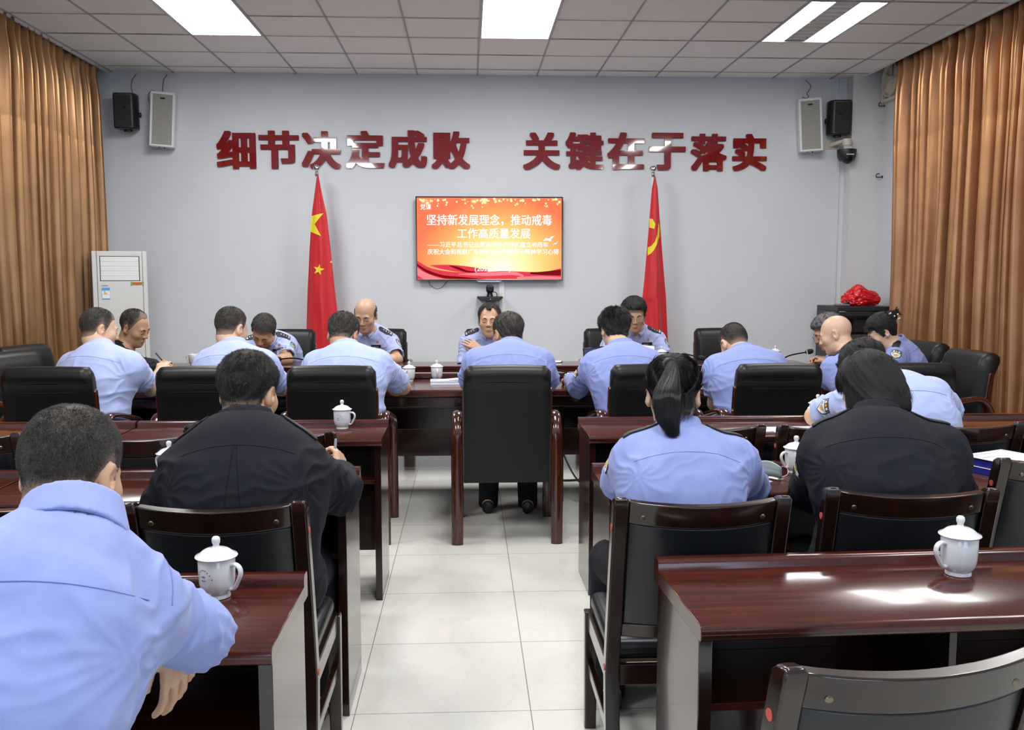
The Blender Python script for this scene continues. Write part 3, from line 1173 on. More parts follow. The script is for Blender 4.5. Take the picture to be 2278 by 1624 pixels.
# crumpled red plastic bag: a noisy hull with creases
bag_m = mat('red_film', (.62, .012, .016), .22, spec=.6)
bag_m.node_tree.nodes['Principled BSDF'].inputs['Subsurface Weight'].default_value = 0
mb = MB()
from mathutils import noise as mnoise
nU, nV = 150, 80
rings = []
for i in range(nV + 1):
    th_ = math.pi * i / nV
    ring = []
    for j in range(nU):
        ph = 2 * math.pi * j / nU
        d = Vector((math.sin(th_) * math.cos(ph), math.sin(th_) * math.sin(ph), math.cos(th_)))
        n1 = (1 - abs(mnoise.noise(d * 1.6 + Vector((3, 1, 7))))) * .42 + (1 - abs(mnoise.noise(d * 3.4))) ** 2 * .30 + (1 - abs(mnoise.noise(d * 7.5))) ** 2 * .05 - .22
        rr = .72 + .62 * n1
        x = d.x * .185 * rr
        y = d.y * .13 * rr
        z = d.z * .10 * rr
        lobe = math.exp(-((x - .11) ** 2 + (z - .02) ** 2) / .004)
        x += .05 * lobe
        z += .05 * math.exp(-((x + .03) ** 2) / .006) * max(0, d.z)
        ring.append(Vector((x, y, max(z + .062, 0.0))))
    rings.append(ring)
mb.loft(rings)
bag = mb.build('plastic_bag', bag_m, smooth=60)
bag.location = (3.88, 9.05, rh + .001)
tag(bag, 'crumpled red plastic bag on top of the equipment rack', 'bag')
t = thing('remote_receiver', 'small grey device lying on the rack beside the red bag', 'device', (3.66, 8.95, rh))
mb = MB()
mb.box((0, 0, .012), (.13, .09, .022))
mb.build('case', mat('khaki_plastic', (.16, .17, .14), .5), t, bevel=.008)
mb = MB()
mb.tube(bez([(.03, .02, .024), (.06, .01, .035), (.09, .03, .03)], 6), .009, 8)
mb.build('lead', M['dark_wire'], t)
# ------------------------------------------------------------------ conference table (four sections round an open middle)
def table_section(label, x0, x1, y0, y1, lip_side, end_panels, panel_at):
    cx, cy = (x0 + x1) / 2, (y0 + y1) / 2
    t = thing('conference_table', label, 'table', (cx, cy, 0), 0, 'conference table sections')
    a, b_, c_, d = x0 - cx, x1 - cx, y0 - cy, y1 - cy
    mb = MB()
    mb.bb(a, b_, c_, d, .712, .76)
    mb.build('tabletop', M['wood_x'], t, bevel=.010, seg=3)
    mb = MB()
    lw = .085
    if lip_side == 'y+':
        mb.bb(a, b_, d - lw, d, .76, .797)
    elif lip_side == 'y-':
        mb.bb(a, b_, c_, c_ + lw, .76, .797)
    elif lip_side == 'x+':
        mb.bb(b_ - lw, b_, c_, d, .76, .797)
    else:
        mb.bb(a, a + lw, c_, d, .76, .797)
    mb.build('raised_ledge', M['wood_x'], t, bevel=.006)
    mb = MB()
    mb.bb(a + .02, b_ - .02, c_ + .03, d - .03, .645, .712)
    mb.build('apron', M['wood_panel'], t, bevel=.006)
    mb = MB()
    if lip_side in ('y+', 'y-'):
        yy = d - .05 if lip_side == 'y+' else c_ + .05
        mb.bb(a, b_, yy - .012, yy + .012, .10 if lip_side == 'y-' else .395, .712)
        mb.bb(a, b_, yy - .03, yy + .03, .545, .56)
    else:
        xx = b_ - .05 if lip_side == 'x+' else a + .05
        mb.bb(xx - .012, xx + .012, c_, d, .2, .712)
    mb.build('modesty_panel', M['wood_panel'], t, bevel=.004)
    for ex in end_panels:
        mb = MB()
        mb.bb(ex - cx - .02, ex - cx + .02, c_ + .1, d - .02, 0, .70)
        mb.build('leg_panel', M['wood_panel'], t, bevel=.004)
    return t


table_section('dark mahogany conference table section nearest the desk rows, with cups and an open book', -2.50, 2.80, 5.868, 6.60, 'y+', (-2.43, -1.15, .6, 1.37, 2.73), 0)
table_section('dark mahogany conference table section along the wall screen side', -2.50, 2.80, 7.03, 7.80, 'y-', (-2.43, -1.2, .2, 1.5, 2.73), 0)
table_section('short mahogany conference table section at the air conditioner end', -2.50, -1.85, 6.602, 7.028, 'x+', (), 0)
table_section('short mahogany conference table section at the equipment rack end', 2.13, 2.80, 6.602, 7.028, 'x-', (), 0)


# ------------------------------------------------------------------ conference chairs
def back_profile(t0=0.0):
    """side outline of the padded back, y (backward negative) against z"""
    return [(.055, .40), (.075, .55), (.072, .70), (.050, .80), (.034, .90), (.012, .965), (-.03, 1.0), (-.075, 1.0), (-.108, .975), (-.112, .94), (-.090, .905),
            (-.075, .885), (-.066, .86), (-.04, .62), (-.015, .34), (.02, .34)]


def make_conference_chair():
    t = thing('conference_chair', 'x', 'chair')
    prof = back_profile()
    n = 18
    hw = .238
    rings = []
    cy0 = sum(p[0] for p in prof) / len(prof)
    for i in range(n + 1):
        x = -hw + 2 * hw * i / n
        e = abs(x) / hw
        ed = max(0, (e - .86) / .14)
        k = 1 - .55 * (1 - math.sqrt(max(0, 1 - ed * ed)))
        drop = .030 * (1 - math.sqrt(max(0, 1 - ed * ed))) + .006 * e * e
        ring = []
        for y, z in prof:
            mid = -.02 + (z - .34) * -.055
            zz = z - drop * max(0, (z - .7) / .3)
            ring.append(Vector((x, mid + (y - mid) * k - .0, zz)))
        rings.append(ring)
    mb = MB()
    mb.loft(rings)
    mb.build('backrest', M['leather'], t, smooth=70)
    mb = MB()                                         # stitched crease lines across the rear of the headrest
    for (y, z) in ((-.0935, .9055), (-.0675, .862)):
        mb.tube([(-hw * .93, y + .004, z), (0, y, z), (hw * .93, y + .004, z)], .003, 6)
    mb.build('backrest_seam', M['leather_pad'], t)
    for s in (-1, 1):
        mb = MB()
        x = s * (hw - .001)
        rail = [(-.054, .865), (-.040, .878), (-.02, .87), (.02, .60), (.035, .34), (-.008, .34), (-.034, .60)]
        mb.prism(rail, 'x', x - .011, x + .011)
        mb.build('back_rail', M['wood_arm'], t, bevel=.005)
    mb = MB()
    mb.box((0, .235, .445), (.49, .50, .10))
    s_ = mb.build('seat', M['leather'], t, bevel=.035, seg=4)
    mb = MB()
    mb.box((0, .235, .375), (.48, .46, .05))
    mb.build('seat_frame', M['wood_arm'], t, bevel=.004)
    for s in (-1, 1):
        x = s * .276
        mb = MB()
        path = bez([(x, -.045, 0), (x, -.043, .25), (x, -.035, .52), (x * .985, -.018, .64), (x * .98, .035, .705), (x * .98, .13, .708), (x * .985, .30, .672), (x, .44, .638), (x, .505, .60), (x, .525, .53), (x, .535, .30), (x, .54, 0)], 6)
        wid = []
        mb.tube(path, [.030] * len(path), 16, sx=.66, sy=1.08, up=(0, 1, 0))
        mb.build('arm_frame', M['wood_arm'], t, smooth=60)
    return t


CH_L = {}
conf = make_conference_chair()
first_used = [False]


def place_conf(x, y, rz, label, group='black leather conference chairs with wooden arms', warm=False):
    o = conf if not first_used[0] else copy_tree(conf)
    first_used[0] = True
    o.location = (x, y, 0)
    o.rotation_euler = (0, 0, rz)
    tag(o, label, 'chair', group)
    return o


DW = 5.10
place_conf(-2.245, DW, R(0), 'black leather conference chair behind the twisted man, nearest the gold curtain in its row')
place_conf(-1.435, DW, R(0), 'black leather conference chair pushed in directly beyond the black-jacketed man')
place_conf(-.74, DW, R(0), 'black leather conference chair beyond the desk with the printed lidded cup')
place_conf(.212, DW - .02, R(0), 'black leather conference chair standing alone in the aisle, full height in view')
place_conf(1.02, DW, R(0), 'black leather conference chair beyond the ponytailed woman')
place_conf(1.72, DW, R(0), 'black leather conference chair beyond the white cup on the second desk row')
place_conf(2.48, DW, R(0), 'black leather conference chair beyond the black-haired woman, only its headrest in view')
place_conf(-2.90, 6.05, R(-110), 'black leather conference chair facing the table end, nearer of two by the gold-brown curtain')
place_conf(-3.08, 6.62, R(-108), 'black leather conference chair behind the writing man by the gold-brown curtain')
place_conf(3.24, 5.90, R(93), 'empty black leather conference chair turned sideways before the copper-orange curtain')
place_conf(3.34, 6.72, R(96), 'black leather conference chair behind the woman with the hair clip')
place_conf(-1.62, 8.42, R(180), 'black leather conference chair under the man bent over beside the national flag')
place_conf(-.80, 8.45, R(180), 'black leather conference chair under the balding man facing the room')
place_conf(.205, 8.42, R(180), 'black leather conference chair under the man sitting below the conference camera')
place_conf(1.30, 8.42, R(180), 'black leather conference chair under the man with glasses by the party flag')
place_conf(2.325, 8.42, R(180), 'empty black leather conference chair against the wall between party flag and rack')


# ------------------------------------------------------------------ desks
def make_desk():
    t = thing('desk', 'x', 'desk')
    L, D = 1.2, .40                                   # origin: middle of the front edge
    mb = MB()
    prof = [(0.0, .724), (-.006, .732), (-.008, .742), (-.006, .752), (.002, .76), (.36, .76), (.36, .722), (.012, .722)]
    mb.prism(prof, 'x', -L / 2, L / 2)
    mb.build('desktop', M['wood_x'], t, smooth=50, bevel=.0015)
    mb = MB()
    mb.prism([(.36, .722), (.36, .776), (.365, .784), (.372, .786), (.395, .786), (.402, .782), (.405, .775), (.405, .722)], 'x', -L / 2, L / 2)
    mb.build('raised_ledge', M['wood_x'], t, smooth=50)
    for s in (-1, 1):
        mb = MB()
        x = s * (L / 2 - .022)
        mb.bb(x - .015, x + .015, .03, .39, 0, .722)
        mb.build('side_panel', M['wood_panel'], t, 0, bevel=.002)
    mb = MB()
    mb.bb(-L / 2 + .037, L / 2 - .037, .355, .373, .14, .722)
    mb.build('modesty_panel', M['wood_panel'], t, 0, bevel=.002)
    mb = MB()
    mb.bb(-L / 2 + .037, L / 2 - .037, .07, .355, .535, .553)
    mb.build('shelf', M['wood_x'], t, 0, bevel=.002)
    mb = MB()
    mb.bb(-.009, .009, .07, .355, .553, .722)
    mb.build('divider', M['wood_panel'], t, 0, bevel=.002)
    return t


desk = make_desk()
desk_used = [False]


def place_desk(x0, y, rz, label):
    o = desk if not desk_used[0] else copy_tree(desk)
    desk_used[0] = True
    o.location = (x0 + .6 * math.cos(rz), y + .6 * math.sin(rz), 0)
    o.rotation_euler = (0, 0, rz)
    return tag(o, label, 'desk', 'mahogany desks with raised back ledges')


place_desk(-1.59, 4.135, 0, 'dark mahogany desk holding the printed lidded cup and a glossy black bag')
place_desk(-2.80, 4.135, 0, 'dark mahogany desk joining the one with the black bag, cut by the frame edge')
place_desk(.548, 4.155, R(.6), 'dark mahogany desk directly beyond the ponytailed woman')
place_desk(1.755, 4.170, R(.6), 'dark mahogany desk where the man between the two women leans, reaching under the copper curtain')
place_desk(-1.60, 3.01, 0, 'dark mahogany desk in front of the black-jacketed man')
place_desk(-2.81, 3.01, 0, 'dark mahogany desk mostly hidden behind the nearest man\'s head')
place_desk(.468, 3.025, R(1.0), 'dark mahogany desk shared by the ponytailed and the black-haired woman')
place_desk(1.675, 3.048, R(1.0), 'dark mahogany desk holding the blue folders')
place_desk(-1.588, 1.785, 0, 'dark mahogany desk with the nearest printed cup beside the nearest man')
place_desk(.483, 1.862, R(2.3), 'empty dark mahogany desk nearest the camera with one plain white cup')


# ------------------------------------------------------------------ wooden chairs at the desks
def make_wooden_chair():
    t = thing('wooden_chair', 'x', 'chair')
    W = .205                                          # half distance between post centres
    def back_y(z):
        return -.22 - .13 * max(0, (z - .40) / .55) ** 1.15 if z > .4 else -.22 - .05 * (.4 - z) / .4
    for s in (-1, 1):
        mb = MB()
        zs = [0, .2, .40, .55, .70, .82, .90, .935, .945]
        rings = []
        for z in zs:
            y = back_y(z)
            w = .019 if z < .9 else .019
            d = .022
            if z > .94:
                w, d = .013, .016
            rings.append([Vector((s * W - w, y - d, z)), Vector((s * W + w, y - d, z)), Vector((s * W + w, y + d, z - (.006 if z > .93 else 0))), Vector((s * W - w, y + d, z - (.006 if z > .93 else 0)))])
        mb.loft(rings)
        leg = mb.build('rear_post', M['wood_chair'], t, smooth=45, bevel=.004)
        for z in (.852, .41):
            mb = MB()
            mb.cyl((s * (W + .0185), back_y(z), z), (s * (W + .0205), back_y(z), z), .010, n=16)
            k = mb.build('plug', M['red_dot'], leg)
            k['label'] = 'round red plug'
        mb = MB()
        mb.loft([[Vector((s * W - .018, .20, 0)), Vector((s * W + .018, .20, 0)), Vector((s * W + .018, .236, 0)), Vector((s * W - .018, .236, 0))],
                 [Vector((s * W - .02, .198, .41)), Vector((s * W + .02, .198, .41)), Vector((s * W + .02, .238, .41)), Vector((s * W - .02, .238, .41))]])
        mb.build('front_leg', M['wood_chair'], t, smooth=0, bevel=.004)
        mb = MB()
        mb.bb(s * W - .012, s * W + .012, -.215, .2, .355, .415)
        mb.build('side_apron', M['wood_chair'], t, 0, bevel=.003)
        mb = MB()
        mb.bb(s * W - .010, s * W + .010, -.23, .2, .20, .235)
        mb.build('stretcher', M['wood_chair'], t, 0, bevel=.003)
    for y in (-.215, .218):
        mb = MB()
        mb.bb(-W + .02, W - .02, y - .011, y + .011, .355, .415)
        mb.build('cross_apron', M['wood_chair'], t, 0, bevel=.003)

    def curved(z0, z1, th, off, dip0=0.0, dip1=0.0, n=14, inset=0.0, pad=0.0):
        rings = []
        hw = W - .019 - inset
        for i in range(n + 1):
            x = -hw + 2 * hw * i / n
            e = x / hw
            bow = -.032 * (1 - e * e)                 # the back bows away from the sitter
            zz1 = z1 - dip1 * (1 - e * e)
            zz0 = z0 - dip0 * (1 - e * e)
            yb0, yb1 = back_y(zz0) + bow + off, back_y(zz1) + bow + off
            p = pad * (1 - abs(e) ** 6)
            rings.append([Vector((x, yb0 - th / 2, zz0)), Vector((x, (yb0 + yb1) / 2 - th / 2 - p, (zz0 + zz1) / 2)), Vector((x, yb1 - th / 2, zz1)), Vector((x, yb1 + th / 2, zz1 + .002)),
                          Vector((x, (yb0 + yb1) / 2 + th / 2 + p, (zz0 + zz1) / 2)), Vector((x, yb0 + th / 2, zz0))])
        m_ = MB()
        m_.loft(rings)
        return m_
    curved(.868, .932, .030, 0, .012, .010).build('top_rail', M['wood_chair'], t, smooth=50, bevel=.004)
    curved(.555, .868, .026, .002, 0, .012, inset=.002, pad=.010).build('back_pad', M['leather_pad'], t, smooth=70, bevel=.005)
    curved(.515, .555, .022, 0).build('lower_rail', M['wood_chair'], t, smooth=50, bevel=.003)
    for x in (-.150, .150):
        e = x / (W - .019)
        y = back_y(.885) - .032 * (1 - e * e) - .0155
        mb = MB()
        mb.lathe([(0, .0026), (.005, .0024), (.0072, .0), (.0072, -.004), (0, -.004)], 16, (x, y, .887), Euler((R(104), 0, 0)).to_matrix())
        mb.build('screw_cap', M['brass'], t)
    mb = MB()
    mb.box((0, .01, .448), (.415, .42, .065))
    mb.build('seat', M['leather_pad'], t, bevel=.026, seg=4)
    mb = MB()
    mb.box((0, .01, .4175), (.40, .42, .008))
    mb.build('seat_board', M['wood_edge'], t, 0)
    return t


wood_chair = make_wooden_chair()
wc_used = [False]


def place_wood(x, y, rz, label):
    """x, y: middle of the top rail's ends"""
    o = wood_chair if not wc_used[0] else copy_tree(wood_chair)
    wc_used[0] = True
    x, y = x * 1.055, y * 1.055
    d = Vector((0, .345, 0))
    o.scale = (1.05, 1, .968)
    d.rotate(Euler((0, 0, rz)))
    o.location = (x + d.x, y + d.y, 0)
    o.rotation_euler = (0, 0, rz)
    return tag(o, label, 'chair', 'dark wooden chairs with black padded backs')


place_wood(.580, 2.245, R(0), 'dark wooden chair with black padded back under the ponytailed woman')
place_wood(1.146, 2.315, R(-4), 'dark wooden chair with black padded back under the black-haired woman')
place_wood(1.812, 2.69, R(1), 'empty dark wooden chair in front of the blue folders, cut by the frame edge')
place_wood(.655, 1.275, R(8), 'dark wooden chair nearest the camera, in front of the empty desk')
place_wood(-.618, 2.25, R(0), 'dark wooden chair with black padded back under the black-jacketed man')
place_wood(-1.165, 2.28, R(1), 'dark wooden chair beside the black-jacketed man\'s, hidden by the nearest man\'s head')
place_wood(-1.66, 2.19, R(3), 'dark wooden chair cut by the frame edge beside the nearest man\'s shoulder')
place_wood(-1.155, 3.23, R(0), 'dark wooden chair between the nearest man\'s head and the black-jacketed man')
place_wood(-.69, 3.25, R(0), 'dark wooden chair on the second desk row, behind the black-jacketed man\'s pen hand')
place_wood(-1.775, 3.28, R(0), 'dark wooden chair on the second desk row, cut by the frame edge')
place_wood(.868, 3.335, R(0), 'dark wooden chair on the second desk row, beyond the ponytailed woman')
place_wood(1.358, 3.325, R(0), 'dark wooden chair on the second desk row, beyond the cup between the two women')
place_wood(1.858, 3.35, R(1), 'dark wooden chair on the second desk row, behind the man leaning between the women')
place_wood(-.86, .93, R(0), 'dark wooden chair under the nearest man, below the frame')


# ------------------------------------------------------------------ lidded cups
def make_cup():
    t = thing('tea_cup', 'x', 'cup')
    mb = MB()
    mb.lathe([(0, .006), (.024, .004), (.0265, 0), (.0285, .001), (.0285, .006), (.027, .009), (.031, .014), (.0365, .024), (.039, .036), (.0400, .055), (.0405, .0885), (.0395, .090), (.0380, .088), (.0375, .05), (.034, .02), (0, .014)], 48)
    mb.build('body', M['porcelain'], t, smooth=60)
    mb = MB()
    path = bez([(.0375, 0, .076), (.050, 0, .0785), (.0605, 0, .071), (.0625, 0, .057), (.055, 0, .040), (.045, 0, .024), (.0355, 0, .0215)], 6)
    mb.tube(path, .0058, 12, sx=.75, sy=1.25, up=(0, 0, 1))
    mb.build('handle', M['porcelain'], t, smooth=70)
    mb = MB()
    mb.lathe([(.036, .0885), (.0445, .0905), (.0465, .0935), (.0455, .0955), (.041, .0965), (.036, .101), (.028, .1075), (.018, .1115), (.009, .113), (.0068, .116), (.0072, .120), (.0092, .1245), (.0095, .130), (.0085, .1345), (.005, .1375), (0, .1382)], 48)
    mb.build('lid', M['porcelain'], t, smooth=60)
    return t


cup = make_cup()
plain_cup_children = list(cup.children)
cup_used = [False]


def cup_print(t, ang):
    """small dark blue printing: an arc of characters over two short rows"""
    mb = MB()

    def dab(a, z, w, h):
        r_ = .0406
        pts = []
        for (da, dz) in ((-w, -h), (w, -h), (w, h), (-w, h)):
            aa = a + da / r_
            pts.append((r_ * math.cos(aa), r_ * math.sin(aa), z + dz))
        mb.addm(pts, [(0, 1, 2, 3)])
    for k in range(9):
        q = (k - 4) / 4
        dab(ang + q * .52, .071 - .020 * q * q, .00125, .0013)
    for k in range(4):
        dab(ang - .09 + k * .06, .056, .0010, .0013)
    for k in range(4):
        dab(ang - .10 + k * .075, .0475, .0010, .0012)
    o = mb.build('blue_print', M['blue_print'], t, 0, recalc=False)
    o['label'] = 'small dark blue printing'


def place_cup(x, y, z, ang, label, printed=None, lid=True, scale=1.0):
    o = cup if not cup_used[0] else None
    if o is None:
        o = cup.copy()
        COL.objects.link(o)
        for ch in plain_cup_children:
            if ch.name.startswith('lid') and not lid:
                continue
            c = ch.copy()
            COL.objects.link(c)
            c.parent = o
    cup_used[0] = True
    o.location = (x, y, z)
    o.rotation_euler = (0, 0, ang)
    o.scale = (scale,) * 3
    tag(o, label, 'cup', 'white porcelain cups')
    if printed is not None:
        cup_print(o, printed - ang)
    return o


TZ = .7605
place_cup(-.573, 2.085, TZ, R(-22), 'white lidded cup with blue printing nearest the camera, beside the nearest man\'s elbow', R(-120), scale=1.02)
place_cup(1.196, 2.16, TZ, R(192), 'plain white lidded cup on the empty desk nearest the camera', scale=1.06)
place_cup(-.600, 4.405, TZ, R(-12), 'white lidded cup with blue printing on the second desk row at the aisle end', R(-112))
place_cup(1.735, 4.50, TZ, R(205), 'plain white lidded cup beside the leaning man on the second desk row')
place_cup(1.210, 3.335, TZ, R(195), 'plain white lidded cup between the ponytailed and the black-haired woman')
place_cup(-1.072, 3.335, TZ, R(150), 'white lidded cup half hidden by the black-jacketed man\'s elbow')
place_cup(-.405, 6.36, TZ, R(248), 'white lidded cup on the conference table, nearer to the short-sleeved man\'s elbow')
place_cup(-.218, 6.44, TZ, R(275), 'white lidded cup on the conference table, standing above the book', R(215))
place_cup(-2.215, 7.585, TZ, R(175), 'white cup without lid on the wall side of the conference table', lid=False)
place_cup(1.603, 7.60, TZ, R(60), 'white lidded cup in front of the man with glasses')
place_cup(2.563, 7.62, TZ, R(100), 'white lidded cup by the gooseneck microphone near the grey-haired man')

# ------------------------------------------------------------------ books, papers, phones, pens
def stack_book(name, label, cat, corners, z, th, cover, page=True, sheet=None, group=None):
    """corners: four (x, y), anticlockwise"""
    cx = sum(c[0] for c in corners) / 4
    cy = sum(c[1] for c in corners) / 4
    t = thing(name, label, cat, (cx, cy, z), 0, group)
    q = [(x - cx, y - cy) for x, y in corners]
    mb = MB()
    if page:
        mb.prism(q, 'z', 0, .0025)
        mb.prism(q, 'z', th - .0025, th)
        mb.build('cover', cover, t, 0)
        mb = MB()
        mb.prism([(x * .975, y * .975) for x, y in q], 'z', .0025, th - .0025)
        mb.build('pages', M['paper'], t, 0)
    else:
        mb.prism(q, 'z', 0, th)
        mb.build('cover', cover, t, 0, bevel=.002)
    return t


def rect(x, y, w, d, ang):
    c, s = math.cos(R(ang)), math.sin(R(ang))
    return [(x + c * a - s * b_, y + s * a + c * b_) for a, b_ in ((-w / 2, -d / 2), (w / 2, -d / 2), (w / 2, d / 2), (-w / 2, d / 2))]


def sheet(label, x, y, z, w, d, ang, lines=0, curl=.0, seed=0, group=None):
    t = thing('paper_sheet', label, 'paper', (x, y, z), R(ang), group)
    mb = MB()
    n = 10
    for i in range(n + 1):
        a = -w / 2 + w * i / n
        k = curl * (i / n) ** 2
        mb.v += [(a, -d / 2, .0006 + k), (a, d / 2, .0006 + k * 1.2)]
    for i in range(n):
        mb.f.append((2 * i, 2 * i + 2, 2 * i + 3, 2 * i + 1))
    o = mb.build('leaf', M['paper'], t, 30)
    so = o.modifiers.new('thick', 'SOLIDIFY')
    so.thickness = .0006
    if lines:
        rr = random.Random(seed)
        mb = MB()
        for k in range(lines):
            yy = d / 2 - .03 - k * (d - .06) / max(1, lines)
            x_ = -w / 2 + .02
            while x_ < w / 2 - .03:
                l = rr.uniform(.008, .03)
                mb.bb(x_, min(x_ + l, w / 2 - .02), yy - .0016, yy + .0016, .0012, .0014)
                x_ += l + .005
        mb.build('printed_lines', M['ink'], t, 0)
    return t


blue_white = mat('pale_blue_cover', (.55, .60, .80), .35, coat=.3)
stack_book('book', 'pale blue and white book lying on the conference table below the lidded cup', 'book', rect(-.155, 6.225, .20, .17, 2), TZ, .022, blue_white)
sheet('white sheet folded over the pale blue book on the conference table', -.14, 6.235, TZ + .0225, .15, .11, 8, 3, .006)
sheet('white sheet lying between the pale blue book and the man in the aisle chair', -.005, 6.215, TZ, .13, .13, -12, 0, .01)
stack_book('book', 'dark book with white papers on it in front of the man below the conference camera', 'book', rect(.66, 7.53, .22, .16, -6), TZ, .02, M['black_plastic'])
sheet('white papers lying on the dark book on the wall side of the table', .655, 7.535, TZ + .0205, .21, .15, -9, 0, .004)
# blue folders on the third desk row
stack_book('folder_box', 'lower blue folder on the desk before the empty chair', 'folder', rect(2.02, 3.235, .235, .29, 22), TZ, .024, M['blue_cover'], page=False)
sheet('white sheet pressed between the two blue folders', 2.018, 3.235, TZ + .0242, .236, .291, 22)
stack_book('folder_box', 'upper blue folder on the desk before the empty chair', 'folder', rect(2.022, 3.238, .232, .288, 22), TZ + .0265, .030, M['blue_cover'], page=False)
sheet('printed white sheet lying on the blue folders', 2.005, 3.26, TZ + .057, .23, .29, 24, 5, .002, 3)
sheet('white sheet under the writing arm of the man by the air conditioner end', -2.05, 6.06, TZ, .20, .14, 10, 0, .004)
sheet('white sheet beside the pen of the writing man in the black jacket', -2.33, 7.18, TZ, .2, .2, 30)
sheet('white sheet in front of the bending man at the computer mouse', 1.50, 6.12, TZ, .17, .22, -10, 0, .01)
sheet('white sheet under the forearm of the long-sleeved man', .78, 6.02, TZ, .25, .18, 6)
sheet('white sheet on the desk between ponytailed woman and plain cup', 1.03, 3.20, TZ, .08, .06, 15)
sheet('white sheet near the leaning man on the second desk row', 1.55, 4.28, TZ, .26, .16, 3)

t = thing('computer_mouse', 'black computer mouse on the conference table by the bending man', 'mouse', (1.565, 6.47, TZ), R(20))
mb = MB()
mb.sphere((0, 0, .006), .03, 12, (1.0, 1.7, .75))
mb.v = [(x, y, max(z, 0)) for x, y, z in mb.v]
mb.build('shell', M['black_gloss'], t)
mb = MB()
mb.bb(-.003, .003, .015, .035, .022, .028)
mb.build('wheel', M['grey_plastic'], t)

t = thing('black_bag', 'glossy black wrinkled bag lying on the second desk row', 'bag', (-1.17, 4.36, TZ), R(-8))
mb = MB()
nU, nV = 44, 12
rings = []
for i in range(nV + 1):
    th_ = math.pi * i / nV
    ring = []
    for j in range(nU):
        ph = 2 * math.pi * j / nU
        d = Vector((math.sin(th_) * math.cos(ph), math.sin(th_) * math.sin(ph), math.cos(th_)))
        n1 = mnoise.noise(d * 3.2) * .35 + mnoise.noise(d * 7) * .2
        k = 1 + n1 * .5
        ring.append(Vector((d.x * .16 * k, d.y * .10 * k, max(0, d.z * .04 * k + .012))))
    rings.append(ring)
mb.loft(rings)
mb.build('pouch', mat('bag_leather', (.018, .019, .022), .25, coat=.4), t, smooth=25)
mb = MB()
mb.cyl((.09, -.09, .02), (.105, -.085, .022), .012)
mb.build('buckle', M['chrome'], t)


def pen(p0, p1, label, m1, m2, r=.0042):
    a, b_ = Vector(p0), Vector(p1)
    t = thing('pen', label, 'pen', a)
    d = (b_ - a).normalized()
    L = (b_ - a).length
    mb = MB()
    mb.tube([d * 0, d * .012, d * (L * .62)], [.0008, r * .95, r], 10)
    mb.build('barrel', m1, t)
    mb = MB()
    mb.tube([d * (L * .62), d * (L * .97), d * L], [r * 1.12, r * 1.1, r * .7], 10)
    mb.build('cap', m2, t)
    return t


# gooseneck microphones on the wall side of the table
def mic(base, tip, mid, label):
    t = thing('gooseneck_microphone', label, 'microphone', (base[0], base[1], TZ), 0, 'gooseneck microphones')
    b0 = Vector((base[0], base[1], TZ))
    mb = MB()
    mb.box((0, 0, .014), (.11, .13, .026))
    mb.build('base', M['black_plastic'], t, bevel=.006)
    P = [Vector((0, .02, .02)), Vector(mid) - b0, Vector(tip) - b0]
    path = bez(P, 10)
    mb = MB()
    mb.tube(path, .0055, 8)
    mb.build('gooseneck', M['black_gloss'], t)
    d = (path[-1] - path[-3]).normalized()
    mb = MB()
    e = path[-1]
    mb.tube([e - d * .015, e - d * .005, e + d * .02, e + d * .042, e + d * .05], [.010, .019, .022, .017, .006], 14)
    mb.build('foam_head', noise_mat('foam_%d' % len(bpy.data.materials), (.012, .012, .013), (.02, .02, .022), .9, 300, .3, .001), t)


mic((-1.13, 7.30), at(622, 799, 7.42), at(660, 797.5, 7.36), 'gooseneck microphone leaning from the flag towards the bent-over man')
mic((1.57, 7.30), at(1557, 795.5, 7.36), at(1515, 788, 7.34), 'gooseneck microphone pointing from the cup of the man with glasses towards the empty chair')
mic((2.45, 7.25), at(1796, 783, 7.22), at(1755, 791.5, 7.22), 'gooseneck microphone reaching over the table towards the grey-haired man')
mic((.10, 7.42), at(1033, 807, 7.30), at(1020, 809, 7.36), 'gooseneck microphone lying low in front of the man below the conference camera')
mic((.80, 6.45), at(1224, 826, 6.28), at(1232, 822, 6.36), 'gooseneck microphone peeking out beside the arm of the man in the aisle chair')
wire('microphone_cable', 'black cable curling on the table below the gooseneck microphone by the glasses man\'s cup', [at(1542, 811, 7.2), at(1555, 806, 7.3), at(1575, 806, 7.35), at(1590, 806, 7.35)], .004, M['dark_wire'], 'cable')
t = thing('phone', 'dark phone with a white edge standing before the empty chair', 'phone', at(1578, 803, 7.62) - Vector((0, 0, .012)))
mb = MB()
mb.box((0, 0, .016), (.08, .014, .03), (0, R(-20), 0))
mb.build('case', M['black_gloss'], t, bevel=.003)
p = at(1327, 786, 7.5)
t = thing('tablet', 'black framed tablet propped on the table in front of the man with glasses', 'tablet', (p.x, 7.5, TZ + .022))
mb = MB()
mb.box((0, .015, .055), (.21, .008, .13), (R(-16), R(-6), 0))
mb.build('frame', M['black_gloss'], t, bevel=.003)
mb = MB()
mb.box((0, .0112, .055), (.19, .003, .11), (R(-16), R(-6), 0))
mb.build('display', mat('display_violet', (.05, .05, .16), .1), t, 0)
mb = MB()
mb.box((0, .045, .015), (.1, .006, .072), (R(28), 0, 0))
mb.build('prop', M['black_plastic'], t)

